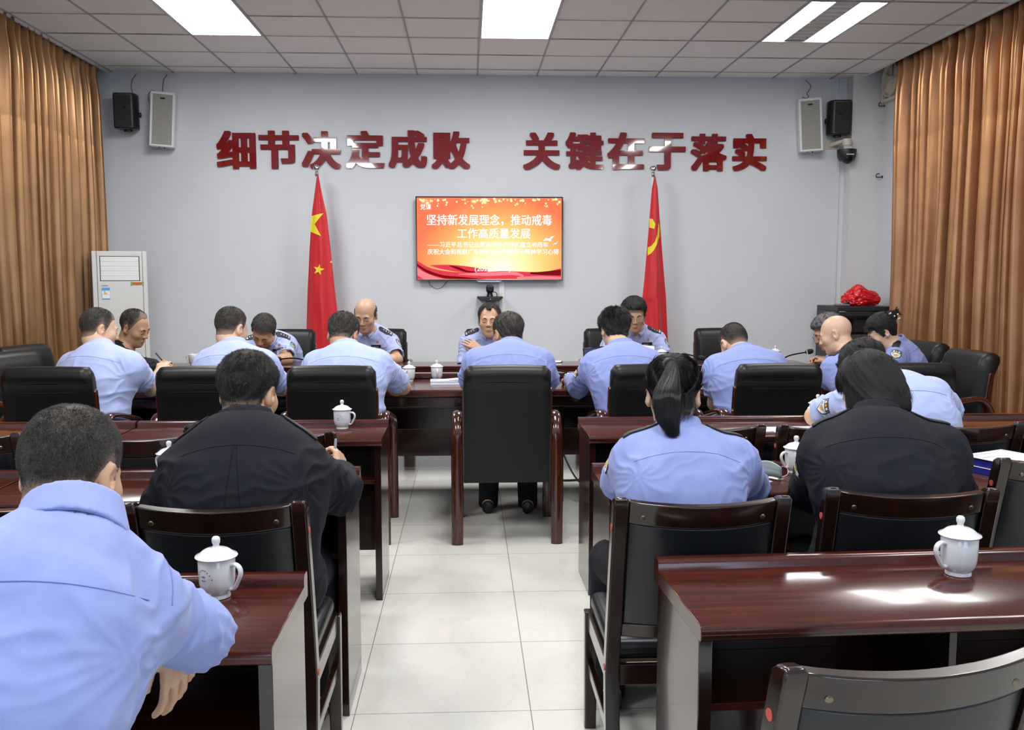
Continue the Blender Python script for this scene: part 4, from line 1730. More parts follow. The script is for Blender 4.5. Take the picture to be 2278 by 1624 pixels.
# light blue face mask on the shared desk
mask_m = mat('mask_blue', (.58, .76, .80), .8)
t = thing('face_mask', 'pale blue face mask standing on the desk beside the ponytailed woman\'s arm', 'mask', (1.065, 3.235, TZ), R(-25))
mb = MB()
rings = []
for i in range(13):
    u = i / 12
    row = []
    for j in range(9):
        w = j / 8
        x = (u - .5) * .115
        row.append((x, .028 * math.cos((u - .5) * math.pi) - .02 * w, .005 + w * .062 * (.75 + .25 * math.sin(math.pi * u)) + .003 * math.sin(w * 18)))
    rings.append(row)
mb.loft(rings, closed=False, cap=False)
o = mb.build('pleated_sheet', mask_m, t, smooth=180)
so = o.modifiers.new('thick', 'SOLIDIFY')
so.thickness = .0012
mb = MB()
mb.tube(bez([(.055, .0, .01), (.075, .01, .02), (.072, .02, .04), (.055, 0, .05)], 6), .0012, 6)
mb.build('ear_loop', M['paper'], t)

wire('floor_cable', 'black cable sloping to the floor beside the lone aisle chair', [(.60, 6.02, .42), (.63, 6.0, .30), (.70, 5.9, .17), (.80, 5.8, .10), (.95, 5.7, .02)], .006, M['dark_wire'], 'cable')
wire('floor_cable', 'black cable lying on the floor between the aisle chair and the second desk row', [(.58, 6.62, .008), (.7, 6.58, .008), (.85, 6.6, .008), (1.05, 6.56, .008)], .008, M['dark_wire'], 'cable')
# ------------------------------------------------------------------ figures: distance-field bodies turned into one continuous surface
F32 = np.float32


def V3(*a):
    return np.array(a, dtype=float)


def nrm(v):
    v = np.asarray(v, float)
    return v / (np.linalg.norm(v) + 1e-12)


class Field:
    def __init__(self, lo, hi, h, zs=None):
        self.xs = np.arange(lo[0], hi[0] + h, h)
        self.ys = np.arange(lo[1], hi[1] + h, h)
        self.zs = np.asarray(zs) if zs is not None else np.arange(lo[2], hi[2] + h, h)
        self.d = np.full((len(self.xs), len(self.ys), len(self.zs)), .2, F32)

    def sub(self, lo, hi):
        sl = []
        for ax, a, b_ in ((self.xs, lo[0], hi[0]), (self.ys, lo[1], hi[1]), (self.zs, lo[2], hi[2])):
            i0, i1 = np.searchsorted(ax, a), np.searchsorted(ax, b_)
            if i1 <= i0:
                return None
            sl.append(slice(i0, i1))
        g = (self.xs[sl[0]][:, None, None].astype(F32), self.ys[sl[1]][None, :, None].astype(F32), self.zs[sl[2]][None, None, :].astype(F32))
        return tuple(sl), g

    def put(self, prim, k=.02, op='u', pad=None):
        fn, lo, hi = prim
        pad = (k + .03) if pad is None else pad
        s = self.sub(np.asarray(lo) - pad, np.asarray(hi) + pad)
        if s is None:
            return
        sl, g = s
        d = fn(*g).astype(F32)
        a = self.d[sl]
        if op == 'u':
            hh = np.maximum(k - np.abs(a - d), 0) / k
            self.d[sl] = np.minimum(a, d) - hh * hh * (k * .25)
        elif op == 's':
            d = -d
            hh = np.maximum(k - np.abs(a - d), 0) / k
            self.d[sl] = np.maximum(a, d) + hh * hh * (k * .25)

    def mesh(self):
        d = self.d
        ins = d < 0
        nx, ny, nz = d.shape
        c = np.zeros((nx - 1, ny - 1, nz - 1), np.int8)
        for i in (0, 1):
            for j in (0, 1):
                for k in (0, 1):
                    c += ins[i:nx - 1 + i, j:ny - 1 + j, k:nz - 1 + k]
        act = (c > 0) & (c < 8)
        I, J, K = np.nonzero(act)
        n = len(I)
        cid = np.full(act.shape, -1, np.int32)
        cid[I, J, K] = np.arange(n)
        acc = np.zeros((n, 3))
        cnt = np.zeros(n)
        offs = [(i, j, k) for i in (0, 1) for j in (0, 1) for k in (0, 1)]
        val = {o: d[I + o[0], J + o[1], K + o[2]].astype(float) for o in offs}
        for a in offs:
            for ax in range(3):
                if a[ax] == 1:
                    continue
                b_ = list(a)
                b_[ax] = 1
                b_ = tuple(b_)
                va, vb = val[a], val[b_]
                m = (va < 0) != (vb < 0)
                t = np.where(m, va / np.where(m, va - vb, 1), 0)
                for q in range(3):
                    acc[:, q] += np.where(m, a[q] + (t if q == ax else 0), 0)
                cnt += m
        acc /= cnt[:, None]
        px = np.interp(I + acc[:, 0], np.arange(nx), self.xs)
        py = np.interp(J + acc[:, 1], np.arange(ny), self.ys)
        pz = np.interp(K + acc[:, 2], np.arange(nz), self.zs)
        P = np.stack([px, py, pz], 1)
        quads = []
        for ax in range(3):
            s0 = [slice(None)] * 3
            s1 = [slice(None)] * 3
            s0[ax] = slice(0, -1)
            s1[ax] = slice(1, None)
            a, b_ = ins[tuple(s0)], ins[tuple(s1)]
            e = a != b_
            u, w = [q for q in range(3) if q != ax]
            idx = np.array(np.nonzero(e))
            ok = (idx[u] > 0) & (idx[w] > 0) & (idx[u] < d.shape[u] - 1) & (idx[w] < d.shape[w] - 1)
            idx = idx[:, ok]
            flip = a[tuple(idx)]
            q4 = []
            for du, dw in ((-1, -1), (0, -1), (0, 0), (-1, 0)):
                z = idx.copy()
                z[u] += du
                z[w] += dw
                q4.append(cid[tuple(z)])
            q4 = np.stack(q4, 1)
            if ax == 1:
                flip = ~flip
            q4[~flip] = q4[~flip][:, ::-1]
            quads.append(q4)
        Q = np.concatenate(quads)
        Q = Q[(Q >= 0).all(1)]
        return P, Q


def smooth_mesh(P, Q, it=1, lam=.5):
    n = len(P)
    e = np.concatenate([Q[:, [0, 1]], Q[:, [1, 2]], Q[:, [2, 3]], Q[:, [3, 0]]])
    for _ in range(it):
        s = np.zeros_like(P)
        c = np.zeros(n)
        for q in range(3):
            s[:, q] = np.bincount(e[:, 0], P[e[:, 1], q], n) + np.bincount(e[:, 1], P[e[:, 0], q], n)
        c = np.bincount(e[:, 0], minlength=n) + np.bincount(e[:, 1], minlength=n)
        P = P + lam * (s / np.maximum(c, 1)[:, None] - P)
    return P


def vnormals(P, Q):
    fn = np.cross(P[Q[:, 2]] - P[Q[:, 0]], P[Q[:, 3]] - P[Q[:, 1]])
    N = np.zeros_like(P)
    for j in range(4):
        for q in range(3):
            N[:, q] += np.bincount(Q[:, j], fn[:, q], len(P))
    return N / (np.linalg.norm(N, axis=1)[:, None] + 1e-12)


def quad_object(name, P, Q, m, parent=None, attrs=None):
    me = bpy.data.meshes.new(name)
    me.vertices.add(len(P))
    me.vertices.foreach_set('co', P.astype(F32).ravel())
    me.loops.add(len(Q) * 4)
    me.loops.foreach_set('vertex_index', Q.astype(np.int32).ravel())
    me.polygons.add(len(Q))
    me.polygons.foreach_set('loop_start', np.arange(0, len(Q) * 4, 4, dtype=np.int32))
    me.update(calc_edges=True)
    me.shade_smooth()
    for k, v in (attrs or {}).items():
        if v.ndim == 1:
            a = me.attributes.new(k, 'FLOAT', 'POINT')
            a.data.foreach_set('value', v.astype(F32))
        else:
            a = me.attributes.new(k, 'FLOAT_VECTOR', 'POINT')
            a.data.foreach_set('vector', v.astype(F32).ravel())
    me.materials.append(m)
    o = bpy.data.objects.new(name, me)
    COL.objects.link(o)
    if parent:
        o.parent = parent
    return o


# smooth lattice noise for folds
_rs = np.random.RandomState(5)
_perm = _rs.permutation(256)
_perm = np.concatenate([_perm, _perm, _perm])
_val = _rs.rand(256) * 2 - 1


def vnoise(p):
    i = np.floor(p).astype(int)
    f = p - i
    f = f * f * f * (f * (f * 6 - 15) + 10)
    i &= 255
    out = 0
    for a in (0, 1):
        for b_ in (0, 1):
            for c in (0, 1):
                h = _val[_perm[_perm[_perm[(i[:, 0] + a) & 255] + ((i[:, 1] + b_) & 255)] + ((i[:, 2] + c) & 255)] & 255]
                w = (f[:, 0] if a else 1 - f[:, 0]) * (f[:, 1] if b_ else 1 - f[:, 1]) * (f[:, 2] if c else 1 - f[:, 2])
                out = out + h * w
    return out


# primitives ----------------------------------------------------------
def capsule(a, b_, ra, rb):
    a, b_ = np.asarray(a, float), np.asarray(b_, float)
    ba = b_ - a
    L = float(ba @ ba) + 1e-12

    def fn(X, Y, Z):
        px, py, pz = X - a[0], Y - a[1], Z - a[2]
        t = np.clip((px * ba[0] + py * ba[1] + pz * ba[2]) / L, 0, 1)
        return np.sqrt((px - t * ba[0]) ** 2 + (py - t * ba[1]) ** 2 + (pz - t * ba[2]) ** 2) - (ra + (rb - ra) * t)
    r = max(ra, rb)
    return fn, np.minimum(a, b_) - r, np.maximum(a, b_) + r


def ellipsoid(c, r, A=None):
    c, r = np.asarray(c, float), np.asarray(r, float)
    A = np.eye(3) if A is None else np.asarray(A)     # columns: the ellipsoid's own axes

    def fn(X, Y, Z):
        px, py, pz = X - c[0], Y - c[1], Z - c[2]
        q = [px * A[0, i] + py * A[1, i] + pz * A[2, i] for i in range(3)]
        k0 = np.sqrt(sum((q[i] / r[i]) ** 2 for i in range(3)))
        k1 = np.sqrt(sum((q[i] / r[i] ** 2) ** 2 for i in range(3)))
        return k0 * (k0 - 1) / (k1 + 1e-9)
    e = np.abs(A) @ r
    return fn, c - e, c + e


def segment(a, b_, wa, wb, da, db, lat, ex=2.3):
    """piece of trunk between two elliptical sections"""
    a, b_ = np.asarray(a, float), np.asarray(b_, float)
    ax = b_ - a
    L = np.linalg.norm(ax)
    u = ax / L
    lat = nrm(np.asarray(lat) - u * (np.asarray(lat) @ u))
    fw = np.cross(u, lat)

    def fn(X, Y, Z):
        px, py, pz = X - a[0], Y - a[1], Z - a[2]
        s = px * u[0] + py * u[1] + pz * u[2]
        t = np.clip(s / L, 0, 1)
        w, dp = wa + (wb - wa) * t, da + (db - da) * t
        lx = np.abs(px * lat[0] + py * lat[1] + pz * lat[2])
        ly = np.abs(px * fw[0] + py * fw[1] + pz * fw[2])
        lz = np.abs(s - t * L)
        m = np.minimum(w, dp)
        return (((lx / w) ** ex + (ly / dp) ** ex + (lz / m) ** ex) ** (1 / ex) - 1) * m
    r = max(wa, wb, da, db)
    return fn, np.minimum(a, b_) - r, np.maximum(a, b_) + r


def planecut(p, n, lo, hi):
    """half space beyond p along n"""
    p, n = np.asarray(p, float), nrm(n)
    return (lambda X, Y, Z: -((X - p[0]) * n[0] + (Y - p[1]) * n[1] + (Z - p[2]) * n[2])), lo, hi


# materials of the figures --------------------------------------------
def attr_node(nt, name):
    n = nt.nodes.new('ShaderNodeAttribute')
    n.attribute_name = name
    return n


def mixc(nt, fac, a, b_, blend='MIX'):
    n = nt.nodes.new('ShaderNodeMix')
    n.data_type = 'RGBA'
    n.blend_type = blend
    for i, x in ((0, fac), (6, a), (7, b_)):
        if isinstance(x, (int, float)):
            n.inputs[i].default_value = x
        elif isinstance(x, tuple):
            n.inputs[i].default_value = (*x, 1)
        else:
            nt.links.new(x, n.inputs[i])
    return n.outputs[2]


def skin_mat(name, col):
    m = mat(name, col, .42, spec=.45)
    nt, b = nodes(m)
    b.inputs['Subsurface Weight'].default_value = .0
    lips = attr_node(nt, 'lips').outputs['Fac']
    scalp = attr_node(nt, 'scalp').outputs['Fac']
    f = noise(nt, coords(nt), 45, 3)
    c = mixc(nt, f, tuple(x * .90 for x in col), tuple(min(1, x * 1.08) for x in col))
    c = mixc(nt, lips, c, (col[0] * .80, col[1] * .56, col[2] * .55))
    c = mixc(nt, scalp, c, (.16, .12, .10))
    nt.links.new(c, b.inputs['Base Color'])
    return m


SKIN = skin_mat('skin', (.58, .36, .235))
SKIN_PALE = skin_mat('skin_light', (.66, .44, .31))
SKIN_TAN = skin_mat('skin_tan', (.52, .31, .19))


def hair_mat(name, c1, c2, scalp=(.30, .195, .135), rough=.42):
    m = mat(name, c1, rough, spec=.45)
    nt, b = nodes(m)
    st = attr_node(nt, 'strand').outputs['Vector']
    fade = attr_node(nt, 'fade').outputs['Fac']
    f = noise(nt, st, 9, 4, .7)
    c = ramp(nt, f, [(.35, c1), (.72, c2)])
    c = mixc(nt, fade, c, scalp)
    nt.links.new(c, b.inputs['Base Color'])
    bump(nt, b, f, .55, .003)
    return m


HAIR_BLACK = hair_mat('hair_black', (.005, .0048, .005), (.009, .0085, .0085), rough=.75)
HAIR_BUZZ = hair_mat('hair_cropped', (.022, .020, .018), (.085, .074, .064), rough=.65)
HAIR_GREY = hair_mat('hair_greying', (.03, .03, .03), (.20, .20, .20), rough=.5)
HAIR_THIN = hair_mat('hair_thinning', (.024, .021, .018), (.11, .09, .072), rough=.55)


def cloth_mat(name, c, rough=.8, sheen=.15, weave=1500):
    m = mat(name, c, rough, sheen=sheen, spec=.25)
    nt, b = nodes(m)
    f = noise(nt, coords(nt), 30, 4)
    cc = ramp(nt, f, [(.3, tuple(x * .95 for x in c)), (.7, tuple(min(1, x * 1.04) for x in c))])
    nt.links.new(cc, b.inputs['Base Color'])
    f2 = noise(nt, coords(nt), weave, 1)
    bump(nt, b, f2, .08, .0006)
    return m


SHIRT = cloth_mat('shirt_blue', (.25, .305, .615))
SHIRT_PALE = cloth_mat('shirt_pale_blue', (.41, .485, .78))
SEAM = cloth_mat('shirt_seam', (.165, .215, .52))
JACKET = cloth_mat('jacket_navy', (.0085, .0092, .0155), .8, .0)
JACKET_SEAM = cloth_mat('jacket_seam', (.006, .0065, .010), .85, .0)
TROUSER = cloth_mat('trousers_dark', (.008, .009, .014), .85, .0)
SHOE = mat('shoe_black', (.008, .008, .008), .3)
LASH = mat('lash', (.012, .010, .009), .6)
BROW = mat('brow', (.018, .014, .012), .7)
BOARD = mat('epaulette_black', (.008, .008, .010), .6)
SILVER = mat('silver_thread', (.62, .62, .64), .35, .3)
PATCH_WHITE = mat('patch_white', (.66, .67, .70), .6)
PATCH_BLUE = mat('patch_blue', (.16, .24, .50), .6)
PATCH_GOLD = mat('patch_gold', (.62, .36, .06), .6)
RIM = mat('glasses_rim', (.30, .29, .28), .25, .9)
RIM_DARK = mat('glasses_rim_dark', (.02, .02, .022), .3)
LENS = mat('glasses_lens', (.9, .92, .95), .02, alpha=.08)
CLIP = mat('hair_clip_white', (.6, .6, .6), .3)


def strand_mat(name, c1, c2, rough=.45):
    m = mat(name, c1, rough, spec=.5)
    nt, b = nodes(m)
    hi_ = nt.nodes.new('ShaderNodeHairInfo')
    c = ramp(nt, hi_.outputs['Random'], [(.0, c1), (.72, c1), (1.0, c2)])
    nt.links.new(c, b.inputs['Base Color'])
    return m


STRAND_BLACK = strand_mat('strand_black', (.0065, .006, .006), (.020, .019, .019), .32)
STRAND_BUZZ = strand_mat('strand_cropped', (.019, .0175, .0155), (.12, .11, .10), .5)
STRAND_GREY = strand_mat('strand_grey', (.035, .035, .035), (.36, .36, .36), .45)
STRANDS = {'buzz': (.0075, .55, .9), 'ring': (.007, .45, 1.0), 'short': (.012, .32, .9), 'recede': (.020, .12, .4), 'full': (.024, .13, .45), 'tousled': (.020, .28, .9), 'bob': (.042, .03, .34), 'pony': (.045, .02, .12), 'bun': (.040, .03, .2)}


def strands(hair_obj, P, Q, fade, style, A, crown, count, rad, m, seed, toward=None):
    """fine strands growing out of the hair surface"""
    rs = np.random.RandomState(seed)
    a = P[Q[:, 0]], P[Q[:, 1]], P[Q[:, 2]], P[Q[:, 3]]
    area = np.linalg.norm(np.cross(a[2] - a[0], a[3] - a[1]), axis=1) * .5
    qf = fade[Q].mean(1)
    w = area * np.clip(1 - qf, .0, 1)
    idx = rs.choice(len(Q), count, p=w / w.sum())
    u, v = rs.rand(count, 1), rs.rand(count, 1)
    root = (a[0][idx] * (1 - u) + a[1][idx] * u) * (1 - v) + (a[3][idx] * (1 - u) + a[2][idx] * u) * v
    N = vnormals(P, Q)
    nn = N[Q[idx]].mean(1)
    nn /= np.linalg.norm(nn, axis=1)[:, None] + 1e-9
    L, lift, rnd = STRANDS[style]
    if toward is not None:
        fl = toward - root
    elif style in ('bob',):
        fl = root - crown
        fl = fl / (np.linalg.norm(fl, axis=1)[:, None] + 1e-6)
        fl[:, 2] -= 1.2
    else:
        fl = root - crown
    fl = fl - nn * (fl * nn).sum(1)[:, None]
    fl /= np.linalg.norm(fl, axis=1)[:, None] + 1e-6
    # a whorl round the crown and locks that lean together
    sw = np.cross(nn, fl)
    lock = vnoise(root * 45 + seed)[:, None]
    d = fl + sw * (.35 * (toward is None) + .9 * rnd * lock) + rs.randn(count, 3) * .22 * rnd
    d = d * (1 - lift) + nn * lift * (1 + .4 * vnoise(root * 30 + 5)[:, None])
    d /= np.linalg.norm(d, axis=1)[:, None]
    ln = L * (.6 + .6 * rs.rand(count, 1)) * np.clip(1.15 - qf[idx][:, None], .25, 1)
    npt = 5
    pts = np.zeros((count, npt, 3))
    root = root - nn * .003
    for k in range(npt):
        t = k / (npt - 1)
        bend = (fl * .3 - nn * 1.0) if style in ('bob', 'pony', 'bun', 'full', 'recede') else fl
        pts[:, k] = root + d * ln * t + bend * ln * (.35 * t * t) * (1 - lift)
    hc = bpy.data.hair_curves.new('hair_strands')
    hc.add_curves([npt] * count)
    hc.position_data.foreach_set('vector', pts.astype(F32).ravel())
    ra = hc.attributes.get('radius') or hc.attributes.new('radius', 'FLOAT', 'POINT')
    ra.data.foreach_set('value', np.tile(rad * np.array([1, 1, .9, .7, .25]), count).astype(F32))
    hc.materials.append(m)
    o = bpy.data.objects.new('hair_strands', hc)
    COL.objects.link(o)
    o.parent = hair_obj
    return o


def euler_head(yaw, pitch, roll):
    """columns: the head's right, forward and up; yaw 0 looks away from the camera, 90 to its right"""
    y, p, r = R(yaw), R(pitch), R(roll)
    fwd = V3(math.sin(y) * math.cos(p), math.cos(y) * math.cos(p), -math.sin(p))
    right = V3(math.cos(y), -math.sin(y), 0)
    up = np.cross(right, fwd)
    r2 = right * math.cos(r) - up * math.sin(r)
    u2 = up * math.cos(r) + right * math.sin(r)
    return np.stack([r2, fwd, u2], 1)


class Ray:
    def __init__(self, o):
        me = o.data
        self.t = BVHTree.FromPolygons([v.co for v in me.vertices], [tuple(p.vertices) for p in me.polygons])

    def hit(self, o, d):
        l, n, i, dist = self.t.ray_cast(Vector(o), Vector(d).normalized())
        return l, n

    def near(self, p):
        l, n, i, dist = self.t.find_nearest(Vector(p))
        return l, n


HAIRLINES = {
    'recede': ([0, 14, 26, 40, 54, 66, 78, 88, 100, 112, 125, 150, 180], [.086, .086, .106, .108, .085, .045, -.012, -.02, .018, -.005, -.045, -.058, -.060]),   # azimuth from the face's middle (degrees) -> height of the hairline
    'man': ([0, 25, 48, 62, 78, 88, 100, 112, 125, 150, 180], [.078, .078, .070, .045, -.012, -.02, .018, -.005, -.045, -.058, -.060]),
    'high': ([0, 25, 48, 62, 78, 88, 100, 112, 125, 150, 180], [.098, .102, .085, .050, -.005, -.01, .022, .0, -.035, -.048, -.050]),
    'woman': ([0, 25, 48, 62, 78, 88, 100, 112, 125, 150, 180], [.072, .072, .062, .035, .0, -.005, .016, -.01, -.06, -.085, -.09]),
}


def seed_of(label):
    return sum(ord(ch_) for ch_ in label) % 97


def make_person(label, head, face, neck, sl, sr, el, er, wl, wr, hip, hs=1.04, build=1.0, skin=None, hair='buzz', hair_m=None, hairline='man', top='shirt', sleeve='short',
                hands=None, female=False, h=.0055, heading=None, legs=True, shirt_m=None, fold=1.0, scalp_top=0.0, bulge=.05, seams=True, knee=None, sleeve_t=.80, belly=1.0, tousled=False, pleat=False):
    skin = skin or SKIN
    hands = hands or {}
    H, N, SL, SR, EL, ER, WL, WR, HP = [np.array(q, float) for q in (head, neck, sl, sr, el, er, wl, wr, hip)]
    lat0 = nrm((SR - SL) * V3(1, 1, 0))
    fwd0 = V3(-lat0[1], lat0[0], 0)
    if heading is None:
        heading = math.atan2(lat0[1], lat0[0])
    base = V3(HP[0], HP[1], 0)
    c, s = math.cos(-heading), math.sin(-heading)
    Rz = np.array([[c, -s, 0], [s, c, 0], [0, 0, 1]])
    T = lambda p: Rz @ (np.asarray(p, float) - base)
    A = Rz @ euler_head(*face)                         # head axes in the figure's own frame
    H, N, SL, SR, EL, ER, WL, WR, HP = [T(q) for q in (H, N, SL, SR, EL, ER, WL, WR, HP)]
    lat = nrm(SR - SL)
    hl = lambda x, y, z: H + A @ (V3(x, y, z) * hs)    # head frame -> figure frame
    up = V3(0, 0, 1)
    fw = V3(0, 1, 0)
    b = build
    # spine and trunk sections
    mid = (HP + N) / 2 - fw * bulge
    spine = lambda t: HP * (1 - t) ** 2 + mid * 2 * t * (1 - t) + N * t * t
    if female:
        prof = [(0, .178, .125), (.25, .150, .110), (.6, .152, .118), (.82, .150, .098), (.95, .085, .070)]
    else:
        prof = [(0, .175, .128), (.28, .170, .125 * belly), (.62, .182, .128), (.84, .168, .104), (.96, .090, .076)]
    lat_at = lambda t: nrm(V3(1, 0, 0) * (1 - t) + lat * t)
    shm = (SL + SR) / 2
    pts = [T_ for T_ in [all_ for all_ in (H + .2, H - .2, N, SL + .12, SL - .12, SR + .12, SR - .12, EL + .09, EL - .09, ER + .09, ER - .09, WL + .22, WL - .22, WR + .22, WR - .22, HP + .25, HP - .25)]]
    kz = .50
    KL = HP + V3(-.115, .44, kz - HP[2]) if knee is None else T(knee[0])
    KR = HP + V3(.115, .44, kz - HP[2]) if knee is None else T(knee[1])
    AL, AR = V3(KL[0] - .01, KL[1] - .04, .085), V3(KR[0] + .01, KR[1] - .04, .085)
    pts += [KL + .1, KR + .1, KL - .1, KR - .1, AL + V3(0, .2, 0), AR + V3(0, .2, 0)]
    lo, hi = np.min(pts, 0), np.max(pts, 0)
    zfine = min(WL[2], WR[2], EL[2], ER[2], .74) - .14
    zs = np.concatenate([np.arange(.0 if legs else .38, zfine, .012), np.arange(zfine, hi[2] + h, h)])
    f = Field(lo, hi, h, zs)

    def trunk(f, gw, gd, upto=1.0):
        for (t0, w0, d0), (t1, w1, d1) in zip(prof[:-1], prof[1:]):
            if t0 >= upto:
                break
            f.put(segment(spine(t0), spine(t1), w0 * b + gw, w1 * b + gw, d0 * b + gd, d1 * b + gd, lat_at((t0 + t1) / 2)), .05)
        for S in (SL, SR):
            st = spine(.86)
            f.put(capsule(st * .55 + S * .45 - V3(0, 0, .01), S, .062 * b + gd, .052 * b + gd), .06)
            f.put(capsule(N + (H - N) * .18 + (S - N) * .10, S * .8 + N * .2 + V3(0, 0, .012), .040 + gd * .6, .040 + gd * .8), .05)
            # chest and shoulder-blade mass
            f.put(capsule(spine(.62) + (S - shm) * .5, S - V3(0, 0, .05), .085 * b + gd, .060 * b + gd), .06)

    def arm(f, S, E, W_, g=0.0, k=.03):
        f.put(capsule(S, S * .5 + E * .5, .054 * b + g, .047 * b + g), k)
        f.put(capsule(S * .5 + E * .5, E, .047 * b + g, .040 + g), k)
        F1 = E * .72 + W_ * .28
        f.put(capsule(E, F1, .040 + g, .042 * (.5 + b / 2) + g), k)
        f.put(capsule(F1, W_, .042 * (.5 + b / 2) + g, .0275 + g), k)
    trunk(f, 0, 0)
    # pelvis and legs
    for sgn, K, An in ((-1, KL, AL), (1, KR, AR)):
        hj = HP + V3(sgn * .085, .02, -.01)
        f.put(capsule(hj, K, .082 * b, .058), .04)
        if legs:
            f.put(capsule(K, An * .6 + K * .4, .056, .052), .03)
            f.put(capsule(An * .6 + K * .4, An, .052, .038), .03)
            f.put(capsule(An - V3(0, .03, .04), An + V3(0, .15, -.05), .038, .030), .03)
    for S, E, W_ in ((SL, EL, WL), (SR, ER, WR)):
        arm(f, S, E, W_)
    # neck
    nk = .052 if female else .060 * (.6 + .4 * b)
    f.put(capsule(N - V3(0, 0, .03), hl(0, -.025, -.055), nk + .004, nk), .045)
    # head
    f.put(ellipsoid(hl(0, -.012, .035), V3(.0765, .0945, .086) * hs, A), .02)
    f.put(ellipsoid(hl(0, .024, -.028), V3(.0635, .069, .088) * hs, A), .035)
    f.put(ellipsoid(hl(0, .028, -.072), V3(.054 if not female else .048, .054, .042) * hs, A), .03)
    f.put(capsule(hl(-.006, .068, -.098), hl(.006, .068, -.098), .019 * hs, .019 * hs), .03)
    skull = f.d.copy()
    for sg in (-1, 1):
        f.put(ellipsoid(hl(sg * .043, .058, -.022), V3(.022, .022, .02) * hs, A), .03)
    f.put(capsule(hl(-.036, .080, .022), hl(.036, .080, .022), .0095 * hs, .0095 * hs), .02)
    for sg in (-1, 1):
        f.put(ellipsoid(hl(sg * .031, .101, .003), V3(.017, .014, .011) * hs, A), .012, 's')
        f.put(ellipsoid(hl(sg * .031, .0785, .002), V3(.0155, .0125, .0115) * hs, A), .005)
    f.put(capsule(hl(0, .088, .014), hl(0, .107, -.024), .0075 * hs, .0115 * hs), .012)
    for sg in (-1, 1):
        f.put(ellipsoid(hl(sg * .0115, .0985, -.029), V3(.0085, .010, .0078) * hs, A), .007)
        f.put(capsule(hl(sg * .019, .088, -.061), hl(0, .0955, -.057), .0045 * hs, .0055 * hs), .006)
        f.put(capsule(hl(sg * .015, .0885, -.067), hl(0, .094, -.069), .005 * hs, .0065 * hs), .006)
        ea = A @ np.array(Euler((R(-8), 0, R(-sg * 24))).to_matrix())
        f.put(ellipsoid(hl(sg * .080, -.012, -.004), V3(.0095, .0195, .033) * hs, ea), .006)
        f.put(ellipsoid(hl(sg * .0875, -.006, .001), V3(.0065, .0105, .018) * hs, ea), .005, 's')
        f.put(ellipsoid(hl(sg * .076, -.004, -.030), V3(.007, .009, .010) * hs, A), .006)
    # hands
    for side, W_, E in (('l', WL, EL), ('r', WR, ER)):
        hd = hands.get(side)
        d = nrm(W_ - E) if not hd or 'd' not in hd else nrm(Rz @ V3(*hd['d']))
        palm = V3(0, 0, -1) if not hd or 'n' not in hd else nrm(Rz @ V3(*hd['n']))
        palm = nrm(palm - d * (palm @ d))
        curl = .35 if not hd else hd.get('curl', .35)
        l = np.cross(d, palm) * (1 if side == 'l' else -1)        # towards the thumb
        l = nrm(l) if not (hd and hd.get('flip')) else -nrm(l)
        hh_ = .92 if female else 1.0
        lens = [(.041, .025, .020), (.045, .028, .021), (.041, .026, .020), (.032, .020, .018)]
        off = [.031, .0105, -.0105, -.030]
        kd = [.086, .090, .085, .076]
        spread = [.10, .02, -.06, -.16]
        for i in range(4):
            K0 = W_ + d * (kd[i] * hh_) + l * (off[i] * hh_)
            f.put(capsule(W_ + l * off[i] * .55 + d * .01, K0, .0150, .0105), .014)
            p, ang = K0, curl * .55 + .06 * i
            dd = nrm(d + l * spread[i] * (1 - curl * .6))
            for j, L_ in enumerate(lens[i]):
                v = dd * math.cos(ang) + palm * math.sin(ang)
                q = p + v * L_ * hh_
                r0 = (.0092 - .0009 * j) * (.9 if i == 3 else 1) * hh_
                f.put(capsule(p, q, r0, r0 * .92), .0035)
                p = q
                ang += curl * (1.05 if j == 0 else .75)
        tb = W_ + d * .024 + l * .020
        t1 = tb + nrm(d * .75 + l * .65 + palm * .35) * .040 * hh_
        t2 = t1 + nrm(d * .95 + l * .20 + palm * (.25 + .3 * curl)) * .032 * hh_
        t3 = t2 + nrm(d * .95 - l * .10 + palm * (.25 + .5 * curl)) * .026 * hh_
        f.put(capsule(tb, t1, .0155, .0120), .012)
        f.put(capsule(t1, t2, .0112, .0102), .004)
        f.put(capsule(t2, t3, .0102, .0085), .004)
    P, Q = f.mesh()
    P = smooth_mesh(P, Q, 1, .45)
    L = (P - H) @ A / hs                                # head coordinates of every vertex
    lips = np.exp(-((L[:, 0] / .021) ** 4 + ((L[:, 2] + .063) / .0085) ** 4)) * (L[:, 1] > .075)
    lips = lips + .25 * np.exp(-(((np.abs(L[:, 0]) - .083) / .014) ** 2 + (L[:, 1] / .03) ** 2 + (L[:, 2] / .035) ** 2))
    az = np.degrees(np.abs(np.arctan2(L[:, 0], L[:, 1])))
    zh = np.interp(az, *HAIRLINES[hairline])
    inh = (np.abs(L[:, 0]) < .12) & (L[:, 2] > -.1) & (np.linalg.norm(L, axis=1) < .16)
    scalp = np.clip((L[:, 2] - zh - .004) / .035, 0, 1) * inh * (.0 if hair in ('none',) else .55)
    if hair == 'ring':
        scalp *= np.clip((.055 - L[:, 2] - .25 * np.maximum(0, L[:, 1])) / .03, 0, 1)
    body = quad_object('person', P, Q, skin, None, {'lips': lips, 'scalp': scalp})
    body.location = base
    body.rotation_euler = (0, 0, heading)
    tag(body, label, 'person')
    ray = Ray(body)
    out = {'body': body, 'T': T, 'H': H, 'A': A, 'hs': hs, 'hl': hl, 'N': N, 'SL': SL, 'SR': SR, 'EL': EL, 'ER': ER, 'WL': WL, 'WR': WR, 'Rz': Rz, 'base': base, 'heading': heading}

